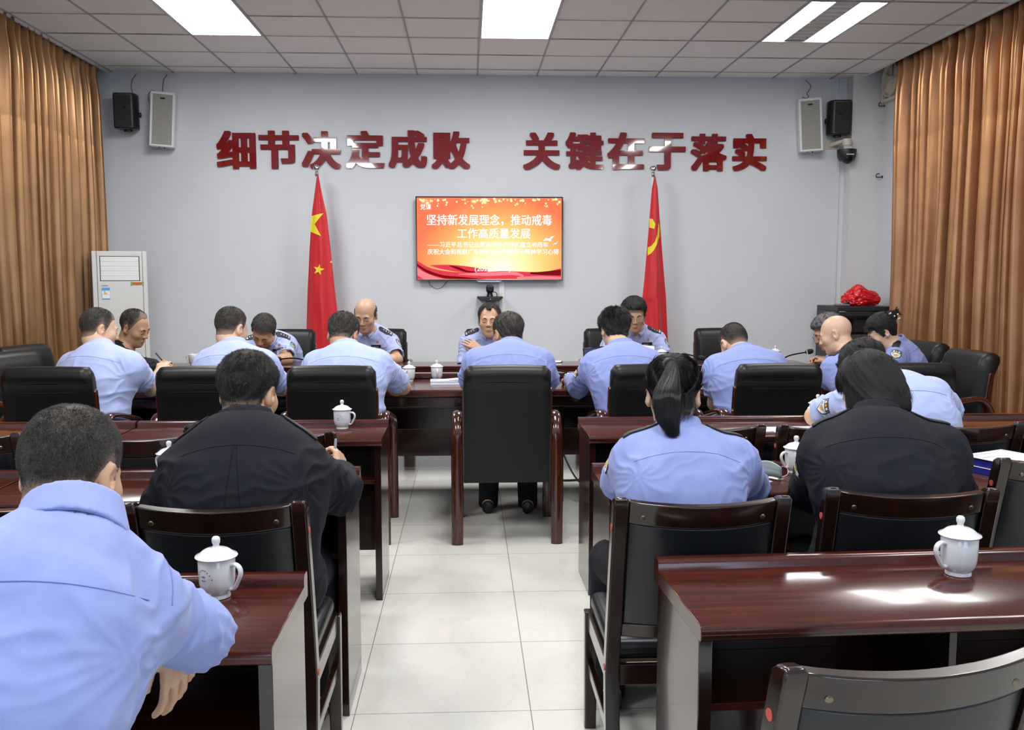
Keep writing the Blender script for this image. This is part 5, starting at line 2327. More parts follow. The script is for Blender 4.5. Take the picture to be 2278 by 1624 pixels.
    # ---------------- face details
    for sg in (-1, 1):
        for nm, m_, r_, pl in (('eyebrow', BROW, .0034, [(.014, .020), (.022, .0255), (.034, .0275), (.047, .021)]), ('eyelash', LASH, .0013, [(.018, -.0005), (.024, -.0045), (.032, -.006), (.040, -.0045), (.046, .0)])):
            w = []
            for x, z in pl:
                hit, n_ = ray.hit(hl(sg * x, .16, z), -A[:, 1])
                if hit is not None:
                    w.append(np.array(hit) + A[:, 1] * .0004)
            if len(w) > 2:
                mb = MB()
                cv = bez(w, 4)
                rr = [r_ * hs * (.35 + .65 * math.sin(math.pi * min(1, (i + 1.2) / (len(cv) + .6)))) for i in range(len(cv))]
                mb.tube(cv, rr, 6)
                mb.build(nm, m_, body, 80)

    # ---------------- hair
    if hair != 'none':
        lo_, hi_ = H - .21 * hs, H + .21 * hs
        if hair in ('bob', 'long'):
            lo_ = lo_ - V3(0, 0, .04)
        hf = h if h < .005 else .005
        fh = Field(lo_, hi_, hf)
        # resample the skull field
        s_ = f.sub(lo_ - .02, hi_ + .02)
        sk = skull[s_[0]]
        gx, gy, gz = [np.clip(np.interp(a, g.ravel(), np.arange(g.size)), 0, g.size - 1.001) for a, g in zip((fh.xs, fh.ys, fh.zs), s_[1])]
        ix, iy, iz = gx.astype(int), gy.astype(int), gz.astype(int)
        fx, fy, fz = (gx - ix)[:, None, None].astype(F32), (gy - iy)[None, :, None].astype(F32), (gz - iz)[None, None, :].astype(F32)
        g_ = lambda a, b__, c_: sk[np.ix_(ix + a, iy + b__, iz + c_)]
        d0 = (((g_(0, 0, 0) * (1 - fx) + g_(1, 0, 0) * fx) * (1 - fy) + (g_(0, 1, 0) * (1 - fx) + g_(1, 1, 0) * fx) * fy) * (1 - fz)
              + ((g_(0, 0, 1) * (1 - fx) + g_(1, 0, 1) * fx) * (1 - fy) + (g_(0, 1, 1) * (1 - fx) + g_(1, 1, 1) * fx) * fy) * fz)
        X, Y, Z = fh.xs[:, None, None] - H[0], fh.ys[None, :, None] - H[1], fh.zs[None, None, :] - H[2]
        lx, ly, lz = [((X * A[0, i] + Y * A[1, i] + Z * A[2, i]) / hs).astype(F32) for i in range(3)]
        azm = np.degrees(np.abs(np.arctan2(lx, ly)))
        zhm = np.interp(azm, *HAIRLINES[hairline]).astype(F32)
        g = lz - zhm
        sm = lambda x: np.clip(x, 0, 1) ** 2 * (3 - 2 * np.clip(x, 0, 1))
        if hair == 'buzz':
            th = .0035 * sm(g / .030) + .004 * sm((lz - .03) / .07) - .006 * (1 - sm((g + .012) / .014))
        elif hair == 'short':
            th = .004 * sm(g / .020) + .010 * sm((lz - .0) / .08) - .006 * (1 - sm((g + .010) / .012))
        elif hair == 'full':
            th = .007 * sm(g / .018) + .019 * sm((lz - .0) / .08) - .007 * (1 - sm((g + .008) / .010))
        elif hair == 'ring':
            lim = .062 - .55 * np.maximum(ly, 0) - lz
            th = .0055 * sm(g / .025) * sm(lim / .02) - .006 * (1 - sm((g + .012) / .014)) - .006 * (1 - sm(lim / .02))
        elif hair == 'recede':
            th = .006 * sm(g / .018) + .012 * sm(lz / .09) * sm((g + .002) / .012) - .006 * (1 - sm((g + .006) / .010))
        elif hair == 'pony':
            th = .007 * sm(g / .015) + .010 * sm((lz - .02) / .07) - .006 * (1 - sm((g + .008) / .010))
        else:
            th = .010 * sm(g / .015) + .014 * sm((lz - .02) / .07) - .006 * (1 - sm((g + .008) / .010))
        fh.d = (d0 - th * hs).astype(F32)
        if hair == 'bob':
            fh.put(ellipsoid(hl(0, -.030, -.015), V3(.094, .092, .115) * hs, A), .02)
            fh.put(segment(hl(0, -.050, .02), hl(0, -.045, -.115), .085 * hs, .074 * hs, .062 * hs, .042 * hs, A[:, 0], 2.2), .03)
            for sg in (-1, 1):
                fh.put(ellipsoid(hl(sg * .078, .005, -.045), V3(.018, .042, .062) * hs, A), .02)
            fh.put(planecut(hl(0, -.02, -.122), A[:, 2] * -1 + A[:, 1] * -.15, lo_, hi_), .01, 's')
        if hair == 'bun':
            fh.put(ellipsoid(hl(0, -.110, .075), V3(.034, .038, .036) * hs, A), .02)
            fh.put(ellipsoid(hl(0, .078, .055), V3(.058, .026, .034) * hs, A), .02)
            for sg in (-1, 1):
                fh.put(ellipsoid(hl(sg * .070, .032, .012), V3(.014, .022, .045) * hs, A), .015)
        fh.d[0], fh.d[-1], fh.d[:, 0], fh.d[:, -1], fh.d[:, :, 0], fh.d[:, :, -1] = (.1,) * 6
        HPt, HQ = fh.mesh()
        Lh = (HPt - H) @ A / hs
        crown = V3(.008, -.055, .105)
        q = Lh - crown
        rr = np.linalg.norm(q, axis=1) + 1e-6
        ph = np.arctan2(q[:, 0], q[:, 1] - .3 * q[:, 2])
        if hair in ('bob', 'bun', 'pony'):
            strand = np.stack([np.cos(ph) * 5, np.sin(ph) * 5, rr * 5], 1)
            amp = .0028
        elif hair in ('buzz', 'ring'):
            strand = np.stack([Lh[:, 0] * 38, Lh[:, 1] * 38, Lh[:, 2] * 30], 1)
            amp = .0011
        else:
            strand = np.stack([np.cos(ph) * 4.5, np.sin(ph) * 4.5, rr * 14], 1)
            amp = .0045 if hair == 'full' else .0026
        nn = vnormals(HPt, HQ)
        dz = vnoise(strand * 2.2 + 31) * amp + vnoise(strand * 5.3 + 7) * amp * .6
        azh = np.degrees(np.abs(np.arctan2(Lh[:, 0], Lh[:, 1])))
        gg = Lh[:, 2] - np.interp(azh, *HAIRLINES[hairline])
        # keep only what lies above the skin
        HPt = HPt + nn * (dz * np.clip(gg / .02, 0, 1))[:, None]
        wid = {'buzz': .080, 'short': .040, 'ring': .045, 'recede': .03}.get(hair, .012)
        fade = 1 - np.clip((gg + .008) / wid, 0, 1)
        if hair == 'buzz':
            fade = np.clip(fade ** 1.3, 0, 1)
        if scalp_top:
            ct = np.exp(-(np.linalg.norm(Lh - V3(.0, -.03, .125), axis=1) / .055) ** 2)
            fade = np.maximum(fade, scalp_top * ct * (.6 + .4 * vnoise(strand * 3)))
        if hair in ('bob', 'bun'):
            fade[:] = 0
        # drop the inner shell and the skirt buried under the skin
        keep = np.ones(len(HPt), bool)
        zz = gg < -.022
        if hair not in ('bob',):
            keep &= ~zz
        if hair == 'bob':
            keep = np.ones(len(HPt), bool)
        kq = keep[HQ].all(1)
        HQ = HQ[kq]
        used = np.unique(HQ)
        mp = np.full(len(HPt), -1)
        mp[used] = np.arange(len(used))
        hm = hair_m or (HAIR_BUZZ if hair in ('buzz', 'ring') else HAIR_BLACK)
        out['hair'] = quad_object('hair', HPt[used], mp[HQ], hm, body, {'strand': strand[used], 'fade': fade[used]})
        dist_ = float(np.linalg.norm(np.array(head, float)))
        cnt_ = int(np.clip(90000 / dist_, 9000, 44000))
        rad_ = max(.00016, .00011 * dist_)
        sm_ = STRAND_GREY if hm is HAIR_GREY else (STRAND_BUZZ if hm in (HAIR_BUZZ, HAIR_THIN) else STRAND_BLACK)
        tw = None
        if hair == 'pony':
            tw = hl(-.012, -.112, .085)
        if hair == 'bun':
            tw = hl(0, -.11, .075)
        if hair == 'full' and tousled:
            hair = 'tousled'
        strands(out['hair'], HPt[used], mp[HQ], fade[used], hair, A, hl(*crown), cnt_, rad_, sm_, seed_of(label), tw)

    # ---------------- upper garment
    g = .014 if top == 'shirt' else .024
    hs_ = max(.0052, h)
    top_z = N[2] + .12
    lo2 = np.min([SL - .14, SR - .14, EL - .10, ER - .10, WL - .08, WR - .08, HP - V3(.26, .22, .1)], 0)
    hi2 = np.max([SL + .14, SR + .14, EL + .10, ER + .10, WL + .08, WR + .08, HP + V3(.26, .22, .1), N + .12], 0)
    fs = Field(lo2, hi2, hs_)
    trunk(fs, g + .004, g)
    fs.put(ellipsoid(HP + V3(0, .0, .02), V3(.185 * b + g, .135 * b + g, .10), None), .05)
    ends = []
    for S, E, W_ in ((SL, EL, WL), (SR, ER, WR)):
        u = nrm(E - S)
        if sleeve == 'short':
            e = S + (E - S) * sleeve_t
            fs.put(capsule(S, e + u * .03, .058 * b + g, .055 * b + g + .006), .045)
            ends.append((e, u, .055 * b + g + .006))
        else:
            fs.put(capsule(S, E, .058 * b + g, .047 * b + g + .004), .045)
            e = E + (W_ - E) * .88
            fs.put(capsule(E, e, .048 * b + g, .036 + g), .02)
            ends.append((e, nrm(W_ - E), .040 + g))
    for e, u, r_ in ends:
        cl = e + u * .07
        fs.put(planecut(e, u, np.minimum(e, cl) - r_ * 1.3, np.maximum(e, cl) + r_ * 1.3), .006, 's', pad=.0)
        fs.put(capsule(e - u * .03, e + u * .03, r_ - .016, r_ - .016), .004, 's')
    fs.put(planecut(HP + V3(0, 0, -.045), (0, 0, -1), lo2 - 1, hi2 + 1), .01, 's', pad=0)
    # neck opening
    na = nrm(hl(0, -.025, -.055) - N)
    cut_p = N + na * .02 + up * .042
    td = nrm(N - spine(.80))
    tilt = nrm(td * .75 + up * .5 + fw * .62)
    fs.put(planecut(cut_p, tilt, cut_p - .16, cut_p + .16), .012, 's', pad=0)
    fs.put(capsule(N + na * .0, N + na * .12, nk + .008, nk + .012), .004, 's')
    fs.d[0], fs.d[-1], fs.d[:, 0], fs.d[:, -1], fs.d[:, :, 0], fs.d[:, :, -1] = (.1,) * 6
    SP, SQ = fs.mesh()
    SP = smooth_mesh(SP, SQ, 2, .5)
    nn = vnormals(SP, SQ)
    seed = sum(ord(ch_) for ch_ in label) % 97
    disp = np.zeros(len(SP))
    axis_pts = [(SL, EL), (SR, ER)]
    for S, E in axis_pts:
        ap = S - V3(0, 0, .105) - (shm - S) * .30 + fw * .04          # armpit
        qv = SP - ap
        r_ = np.linalg.norm(qv, axis=1)
        ang = np.arctan2(qv[:, 2] + .4 * qv[:, 1], -(qv @ nrm(S - shm)))
        w = np.exp(-(r_ / .23) ** 2) * np.clip((r_ - .10) / .08, 0, 1)
        nz = vnoise(SP * 7 + seed)
        fold_r = 1 - np.abs(np.sin(6.2 * ang + 3.4 * nz + 2.2 * vnoise(SP * 13 + seed) + seed))
        disp += .0115 * w * (fold_r ** 1.6 - .35)
        # folds across the sleeve
        u = nrm(E - S)
        tt = (SP - S) @ u
        per = np.linalg.norm(SP - S - tt[:, None] * u, axis=1)
        ws = np.exp(-((tt - .14) / .09) ** 2) * (per < .12) * (tt > .02)
        disp += .0095 * ws * ((1 - np.abs(np.sin(tt * 55 + 3.0 * vnoise(SP * 11 + seed) + 14 * (SP @ nrm(np.cross(u, fw)))))) ** 1.5 - .3)
    # diagonal drag lines over the back and slack at the waist
    q = np.stack([SP[:, 0] * 6 + SP[:, 2] * 2.0, SP[:, 1] * 3, SP[:, 2] * 11 - SP[:, 0] * 3], 1) + seed
    n1 = vnoise(q)
    tz = np.clip((N[2] - SP[:, 2]) / max(.2, N[2] - HP[2]), 0, 1)
    disp += (.0055 + .0100 * tz ** 2) * ((1 - np.abs(n1)) ** 3 - .45)
    q2 = np.stack([SP[:, 0] * 14, SP[:, 1] * 8, SP[:, 2] * 26], 1) + seed * 2
    disp += .004 * tz ** 2 * vnoise(q2)
    disp += .0012 * vnoise(SP * 17 + seed)
    top_guard = np.clip((N[2] + .015 - SP[:, 2]) / .04, .15, 1)
    SP = SP + nn * (disp * fold * top_guard)[:, None]
    SP = smooth_mesh(SP, SQ, 2, .5)
    gm = shirt_m or (SHIRT if top == 'shirt' else JACKET)
    gname = 'shirt' if top == 'shirt' else 'jacket'
    gar = quad_object(gname, SP, SQ, gm, body)
    out['top'] = gar
    rs = Ray(gar)
    out['rs'] = rs

    # collar: a folded band round the neck
    fc = Field(N + na * .03 - .13, N + na * .03 + .13, .0045)
    X, Y, Z = fc.xs[:, None, None], fc.ys[None, :, None], fc.zs[None, None, :]
    cdir = nrm(na * .45 + td * .35 + up * .35)
    cx = N + na * .016
    sz = (X - cx[0]) * cdir[0] + (Y - cx[1]) * cdir[1] + (Z - cx[2]) * cdir[2]
    rx, ry, rz_ = X - cx[0] - sz * cdir[0], Y - cx[1] - sz * cdir[1], Z - cx[2] - sz * cdir[2]
    rad = np.sqrt(rx * rx + ry * ry + rz_ * rz_)
    fy_ = (rx * fw[0] + ry * fw[1]) / (rad + 1e-6)
    topz = .058 - .035 * np.clip(fy_, 0, 1)
    botz = -.016 - .022 * np.clip(fy_, -1, 1)
    rc = nk + .013 + (topz - sz) * .24
    band_ = np.maximum(np.abs(rad - rc) - .0055, np.maximum(sz - topz, botz - sz))
    gap = .85 - fy_ - .9 * np.clip(topz - sz, 0, 1) * 3
    band_ = np.maximum(band_, -gap * .06)
    fc.d = band_.astype(F32)
    fc.d[0], fc.d[-1], fc.d[:, 0], fc.d[:, -1], fc.d[:, :, 0], fc.d[:, :, -1] = (.1,) * 6
    CP, CQ = fc.mesh()
    CP = smooth_mesh(CP, CQ, 2, .5)
    out['collar'] = quad_object('collar', CP, CQ, gm, gar)

    # seams drawn on the back
    def seam(pts_, name='seam', m_=None, r_=.0009):
        w = []
        for p, d_ in pts_:
            hit, n_ = rs.hit(np.asarray(p) - np.asarray(d_) * .4, d_)
            if hit is not None:
                w.append(np.array(hit) - np.asarray(d_) * .0005)
        if len(w) > 3:
            mb = MB()
            mb.tube(w, r_, 5)
            mb.build(name, m_ or (SEAM if top == 'shirt' else JACKET_SEAM), gar, 80)
    if seams:
        dirn = nrm(fw - V3(0, 0, .45))
        yk = []
        for i in range(61):
            u = i / 60 * 2 - 1
            p = spine(.90) + lat * u * (np.linalg.norm(SR - SL) * .54) - V3(0, 0, .012 + .022 * abs(u) ** 2)
            yk.append((p, dirn))
        seam(yk)
        if pleat:
            for sg in (-1, 1):
                seam([(spine(.90 - .62 * k / 24) + lat * sg * (.003 + .030 * k / 24) - V3(0, 0, .012), dirn) for k in range(25)])
        for S, E, sg in ((SL, EL, -1), (SR, ER, 1)):
            ring = []
            u = nrm(E - S)
            cpt = S + u * .035 - lat * sg * .008
            u2 = nrm(u + lat * sg * .8)
            a = nrm(np.cross(u2, fw))
            c_ = np.cross(u2, a)
            for i in range(33):
                th_ = 2 * math.pi * i / 32
                d_ = -(a * math.cos(th_) + c_ * math.sin(th_))
                hit, n_ = rs.hit(cpt - d_ * .25, d_)
                if hit is not None and np.linalg.norm(np.array(hit) - cpt) < .11:
                    ring.append(np.array(hit))
                else:
                    if len(ring) > 4:
                        mb = MB(); mb.tube(ring, .0015, 5); mb.build('seam', SEAM if top == 'shirt' else JACKET_SEAM, gar, 80)
                    ring = []
            if len(ring) > 4:
                mb = MB(); mb.tube(ring, .0015, 5); mb.build('seam', SEAM if top == 'shirt' else JACKET_SEAM, gar, 80)
    # ---------------- trousers and shoes
    if True:
        lo3 = np.min([HP - .25, KL - .12, KR - .12, AL - .1, AR - .1], 0)
        hi3 = np.max([HP + V3(.25, .25, .12), KL + .12, KR + .12], 0)
        lo3[2] = .012 if legs else .36
        ft = Field(lo3, hi3, .011)
        ft.put(ellipsoid(HP + V3(0, .005, -.0), V3(.172 * b, .128 * b, .115), None), .05)
        for sgn, K, An in ((-1, KL, AL), (1, KR, AR)):
            hj = HP + V3(sgn * .085, .02, -.01)
            ft.put(capsule(hj, K, .094 * b, .072), .04)
            ft.put(capsule(K, An + V3(0, .012, -.035), .070, .062), .02)
        ft.put(planecut(HP + V3(0, 0, .10), (0, 0, 1), lo3 - 1, hi3 + 1), .01, 's', pad=0)
        ft.d[0], ft.d[-1], ft.d[:, 0], ft.d[:, -1], ft.d[:, :, 0], ft.d[:, :, -1] = (.1,) * 6
        TP, TQ = ft.mesh()
        TP = smooth_mesh(TP, TQ, 2, .5)
        quad_object('trousers', TP, TQ, TROUSER, body)
        if legs:
            for An in (AL, AR):
                mb = MB()
                rings = []
                for yv, w_, hgt in ((-.075, .022, .05), (-.07, .034, .075), (-.02, .038, .085), (.04, .038, .075), (.10, .043, .055), (.16, .040, .045), (.20, .026, .035), (.212, .010, .022)):
                    rings.append([Vector((An[0] + w_ * math.cos(2 * math.pi * k / 16), An[1] + yv, max(.002, hgt * .5 + hgt * .5 * math.sin(2 * math.pi * k / 16)))) for k in range(16)])
                mb.loft(rings)
                mb.build('shoe', SHOE, body, 60)
    out['lat'], out['shm'], out['spine'], out['fw'] = lat, shm, spine, fw
    return out


def decal(pr, c, nrm_, upv, poly, m, name, parent=None, lift=.0012, sub=.012, label=None, ray=None):
    """flat cloth piece laid on the garment: poly in metres in the plane (right, up) facing nrm_"""
    n_ = nrm(nrm_)
    u = nrm(np.asarray(upv) - n_ * (np.asarray(upv) @ n_))
    r_ = np.cross(u, n_)
    bm = bmesh.new()
    vs = [bm.verts.new((x, y, 0)) for x, y in poly]
    bm.faces.new(vs)
    bmesh.ops.triangulate(bm, faces=bm.faces)
    for _ in range(4):
        es = [e for e in bm.edges if e.calc_length() > sub]
        if not es:
            break
        bmesh.ops.subdivide_edges(bm, edges=es, cuts=1)
        bmesh.ops.triangulate(bm, faces=bm.faces)
    rs = ray or pr['rs']
    for v_ in bm.verts:
        p = np.asarray(c) + r_ * v_.co.x + u * v_.co.y
        hit, nn = rs.hit(p + n_ * .12, -n_)
        q = np.array(hit) if hit is not None and np.linalg.norm(np.array(hit) - p) < .09 else p
        v_.co = Vector(q + n_ * lift)
    me = bpy.data.meshes.new(name)
    bm.normal_update()
    bm.to_mesh(me)
    bm.free()
    me.materials.append(m)
    me.shade_smooth()
    o = bpy.data.objects.new(name, me)
    COL.objects.link(o)
    o.parent = parent or pr['top']
    if label:
        o['label'] = label
    return o


def epaulettes(pr, sides='lr', stars=3, bars=2, plain=False):
    for sd in sides:
        S = pr['SL'] if sd == 'l' else pr['SR']
        N, up = pr['N'], V3(0, 0, 1)
        ax = nrm(S - N)
        n_ = up + pr['fw'] * (0 if plain else .5)
        n_ = nrm(n_ - ax * (n_ @ ax))
        c = N + (S - N) * .66 + n_ * .05
        hit, nn = pr['rs'].hit(c + n_ * .1, -n_)
        if hit is None:
            continue
        c = np.array(hit)
        sg = -1 if sd == 'l' else 1
        fwv = np.cross(n_, ax)
        w = .0245
        poly = [(-w, -.062), (w, -.062), (w * 1.05, .050), (w * .4, .064), (-w * .4, .064), (-w * 1.05, .050)]
        # "up" of the board runs from the shoulder tip to the neck
        o = decal(pr, c, n_, -ax, poly, BOARD, 'epaulette', lift=.006)
        so = o.modifiers.new('thick', 'SOLIDIFY')
        so.thickness = .005
        so.offset = -1
        if plain:
            continue
        for k in range(bars):
            decal(pr, c + ax * (.052 - k * .0085), n_, -ax, [(-.021, -.0022), (.021, -.0022), (.021, .0022), (-.021, .0022)], SILVER, 'rank_bar', o, lift=.0085)
        for k in range(stars):
            y = .026 - k * .023
            decal(pr, c + ax * y, n_, -ax, [(0, -.0075), (.0035, -.003), (.0075, 0), (.0035, .003), (0, .0075), (-.0035, .003), (-.0075, 0), (-.0035, -.003)], SILVER, 'rank_star', o, lift=.0085)


def sleeve_patch(pr, side, t=.38, turn=0.0):
    S, E = (pr['SL'], pr['EL']) if side == 'l' else (pr['SR'], pr['ER'])
    sg = -1 if side == 'l' else 1
    ax = nrm(E - S)
    o_ = pr['lat'] * sg
    o_ = nrm(o_ - ax * (o_ @ ax))
    f_ = nrm(np.cross(ax, o_)) * (1 if side == 'l' else -1)
    f_ = -f_ if (f_ @ V3(0, 1, 0)) < 0 else f_
    n_ = nrm(o_ * math.cos(R(turn)) + f_ * math.sin(R(turn)))
    c = S + ax * np.linalg.norm(E - S) * t
    hit, nn = pr['rs'].hit(c + n_ * .2, -n_)
    if hit is None:
        return
    c = np.array(hit)
    sh = lambda k: [(x * k, y * k) for x, y in [(-.033, .036), (0, .045), (.033, .036), (.036, .0), (.030, -.022), (0, -.046), (-.030, -.022), (-.036, .0)]]
    o = decal(pr, c, n_, -ax, sh(1.0), BOARD, 'sleeve_patch', lift=.0022, label='dark shield patch with white emblem')
    decal(pr, c, n_, -ax, sh(.88), PATCH_WHITE, 'patch_field', o, lift=.0030)
    decal(pr, c, n_, -ax, [(-.028, .030), (0, .037), (.028, .030), (.029, .010), (-.029, .010)], BOARD, 'patch_band', o, lift=.0036)
    for k in range(3):
        decal(pr, c, n_, -ax, [(-.024 + k * .017, .014), (-.012 + k * .017, .014), (-.012 + k * .017, .027), (-.024 + k * .017, .027)], PATCH_WHITE if k != 1 else PATCH_GOLD, 'patch_mark', o, lift=.0042)
    decal(pr, c, n_, -ax, [(-.012, -.008), (.014, -.004), (.010, -.022), (-.002, -.030), (-.013, -.02)], PATCH_GOLD, 'patch_crest', o, lift=.0042)
    decal(pr, c, n_, -ax, [(-.026, .005), (-.014, .004), (-.017, -.014), (-.024, -.010)], PATCH_BLUE, 'patch_crest', o, lift=.0040)


def name_tag(pr, text, side=1, drop=.055, out_=.085):
    fw = pr['fw']
    c0 = pr['shm'] + pr['lat'] * out_ * -side - V3(0, 0, drop)
    n_ = nrm(fw + V3(0, 0, .35))
    hit, nn = pr['rs'].hit(c0 + n_ * .4, -n_)
    if hit is None:
        return
    c = np.array(hit)
    o = decal(pr, c, n_, (0, 0, 1), [(-.042, -.0125), (.042, -.0125), (.042, .0125), (-.042, .0125)], BOARD, 'name_plate', lift=.004)
    u = nrm(V3(0, 0, 1) - n_ * n_[2])
    r_ = np.cross(u, n_)
    tm = text_mesh('plate_number', text, .0215, PATCH_WHITE, None, (0, 0, 0), (0, 0, 0), .0002, 0, width=.070)
    for v_ in tm.data.vertices:
        p = c + r_ * v_.co.x * 1.0 + u * (v_.co.y * 1.15) + n_ * .0062
        v_.co = Vector(p)
    tm.parent = o
    b_ = decal(pr, c + u * .034 + r_ * .012, n_, (0, 0, 1), [(-.008, -.009), (.008, -.009), (.010, .004), (0, .010), (-.010, .004)], M['red_dot'], 'chest_badge', lift=.004)
    decal(pr, c + u * .030 + r_ * .012, n_, (0, 0, 1), [(-.006, -.004), (.006, -.004), (.006, .002), (-.006, .002)], PATCH_GOLD, 'badge_ribbon', b_, lift=.0055)


def glasses(pr, m_=None):
    m_ = m_ or RIM
    hl = pr['hl']
    mb = MB()
    for sg in (-1, 1):
        pts_ = [hl(sg * (.031 + .0235 * math.copysign(abs(math.cos(a)) ** .7, math.cos(a))), .112 - .012 * abs(math.cos(a)) ** 2 * (math.cos(a) > 0), -.001 + .0155 * math.copysign(abs(math.sin(a)) ** .7, math.sin(a))) for a in np.linspace(0, 2 * math.pi, 25)]
        mb.tube(pts_, .0013, 6)
        mb.tube([hl(sg * .0545, .100, .006), hl(sg * .074, .075, .008), hl(sg * .0835, .01, .012), hl(sg * .086, -.015, .006)], .0015, 6)
    mb.tube([hl(-.008, .112, .004), hl(0, .1145, .006), hl(.008, .112, .004)], .0014, 6)
    o = mb.build('glasses', m_, pr['body'], 80)
    for sg in (-1, 1):
        mb = MB()
        ring = [hl(sg * (.031 + .0225 * math.copysign(abs(math.cos(a)) ** .7, math.cos(a))), .1115 - .012 * abs(math.cos(a)) ** 2 * (math.cos(a) > 0), -.001 + .0148 * math.copysign(abs(math.sin(a)) ** .7, math.sin(a))) for a in np.linspace(0, 2 * math.pi, 24, endpoint=False)]
        mb.loft([ring, [p + pr['A'][:, 1] * .0006 for p in ring]])
        mb.build('lens', LENS, o, 60)


def wrist_band(pr, side, m_, w=.006, t=.94, r_=.033):
    E, W_ = (pr['EL'], pr['WL']) if side == 'l' else (pr['ER'], pr['WR'])
    u = nrm(W_ - E)
    c = E + (W_ - E) * t
    a = nrm(np.cross(u, V3(0, 0, 1)))
    b_ = np.cross(u, a)
    mb = MB()
    mb.tube([c + a * r_ * math.cos(x) + b_ * r_ * math.sin(x) for x in np.linspace(0, 2 * math.pi, 25)], w, 8)
    return mb.build('wristband', m_, pr['body'], 80)


def collar_leaves(pr):
    """the two pointed leaves of an open shirt collar"""
    N, fw, lat = pr['N'], pr['fw'], pr['lat']
    n_ = nrm(fw + V3(0, 0, .75))
    m_ = pr['top'].data.materials[0]
    c = N + fw * .055 - V3(0, 0, .012)
    for sg in (-1, 1):
        poly = [(sg * x, y) for x, y in [(.066, .052), (.030, .004), (.012, -.028), (.030, -.052), (.060, -.030), (.084, .030)]]
        o = decal(pr, c, n_, (0, 0, 1), poly if sg < 0 else poly[::-1], m_, 'collar_leaf', lift=.009)
        so = o.modifiers.new('thick', 'SOLIDIFY')
        so.thickness = .007
        so.offset = -1
    for k in range(3):
        hit, nn = pr['rs'].hit(c - V3(0, 0, .06 + .07 * k) + n_ * .3, -n_)
        if hit is not None:
            mb = MB()
            q = np.array(hit)
            mb.cyl(q, q + n_ * .002, .0055, n=12)
            mb.build('button', PATCH_WHITE, pr['top'])


def curve_strands(name, paths, rad, m, parent):
    npt = len(paths[0])
    hc = bpy.data.hair_curves.new(name)
    hc.add_curves([npt] * len(paths))
    hc.position_data.foreach_set('vector', np.array(paths, dtype=F32).ravel())
    ra = hc.attributes.get('radius') or hc.attributes.new('radius', 'FLOAT', 'POINT')
    t = np.linspace(0, 1, npt)
    ra.data.foreach_set('value', np.tile(rad * (1 - .75 * t ** 4), len(paths)).astype(F32))
    hc.materials.append(m)
    o = bpy.data.objects.new(name, hc)
    COL.objects.link(o)
    o.parent = parent
    return o


def world_of(pr, p):
    return Vector(pr['Rz'].T @ np.asarray(p) + pr['base'])
# ------------------------------------------------------------------ the people
def A3(x, y, Y):
    return np.array(at(x, y, Y))


def A4(x, y, Y):
    return np.array(at(x, y, Y * 1.055))


QUICK = globals().get('QUICK', None)
PEOPLE = {}


def person(key, **k):
    if QUICK and key not in QUICK:
        return None
    pr = make_person(**k)
    PEOPLE[key] = pr
    return pr


# nearest man, first seat of the last desk row
pr = person('N', label='person in a light blue shirt nearest the camera, elbow propped on the desk edge', head=A3(158, 1060, 1.64), face=(9, 20, 2), neck=A3(160, 1200, 1.44),
            sl=A3(-120, 1345, 1.44), sr=A3(296, 1338, 1.46), el=A3(-150, 1490, 1.62), er=A3(456, 1424, 1.70), wl=A3(60, 1470, 1.86), wr=A3(388, 1398, 1.66),
            hip=(-.80, 1.12, .56), hs=.965, build=.86, skin=SKIN, hair='buzz', h=.0045, fold=1.15, sleeve_t=.93, scalp_top=.45, bulge=.07,
            hands={'r': {'d': (.06, .05, -1), 'n': (-.82, .55, 0), 'curl': .36}})
# black jacket, row three
pr = person('L', label='person in a navy black jacket seen from behind, holding an upright pen', head=A4(553, 877, 2.66), face=(15, 14, 0), neck=A4(548, 968, 2.54),
            sl=A4(432, 1045, 2.56), sr=A4(658, 1038, 2.56), el=A4(366, 1118, 2.76), er=A4(752, 1092, 2.74), wl=A4(430, 1082, 3.06), wr=A4(752, 1056, 2.96),
            hip=(-.635, 2.66, .56), hs=.985, build=.98, pleat=True, skin=SKIN, hair='short', hair_m=HAIR_BLACK, top='jacket', sleeve='long', h=.005, fold=1.2, scalp_top=.35,
            hands={'r': {'d': (-.02, .62, .5), 'n': (-.75, -.2, -.5), 'curl': 1.0}})
if pr:
    epaulettes(pr, plain=True)
    w = world_of(pr, pr['WR'])
    pen(Vector((w.x - .03, w.y + .09, w.z - .05)), at(747, 976, 3.19), 'silver grey pen held upright by the black-jacketed man', M['chrome'], mat('pen_grey', (.35, .40, .46), .3))
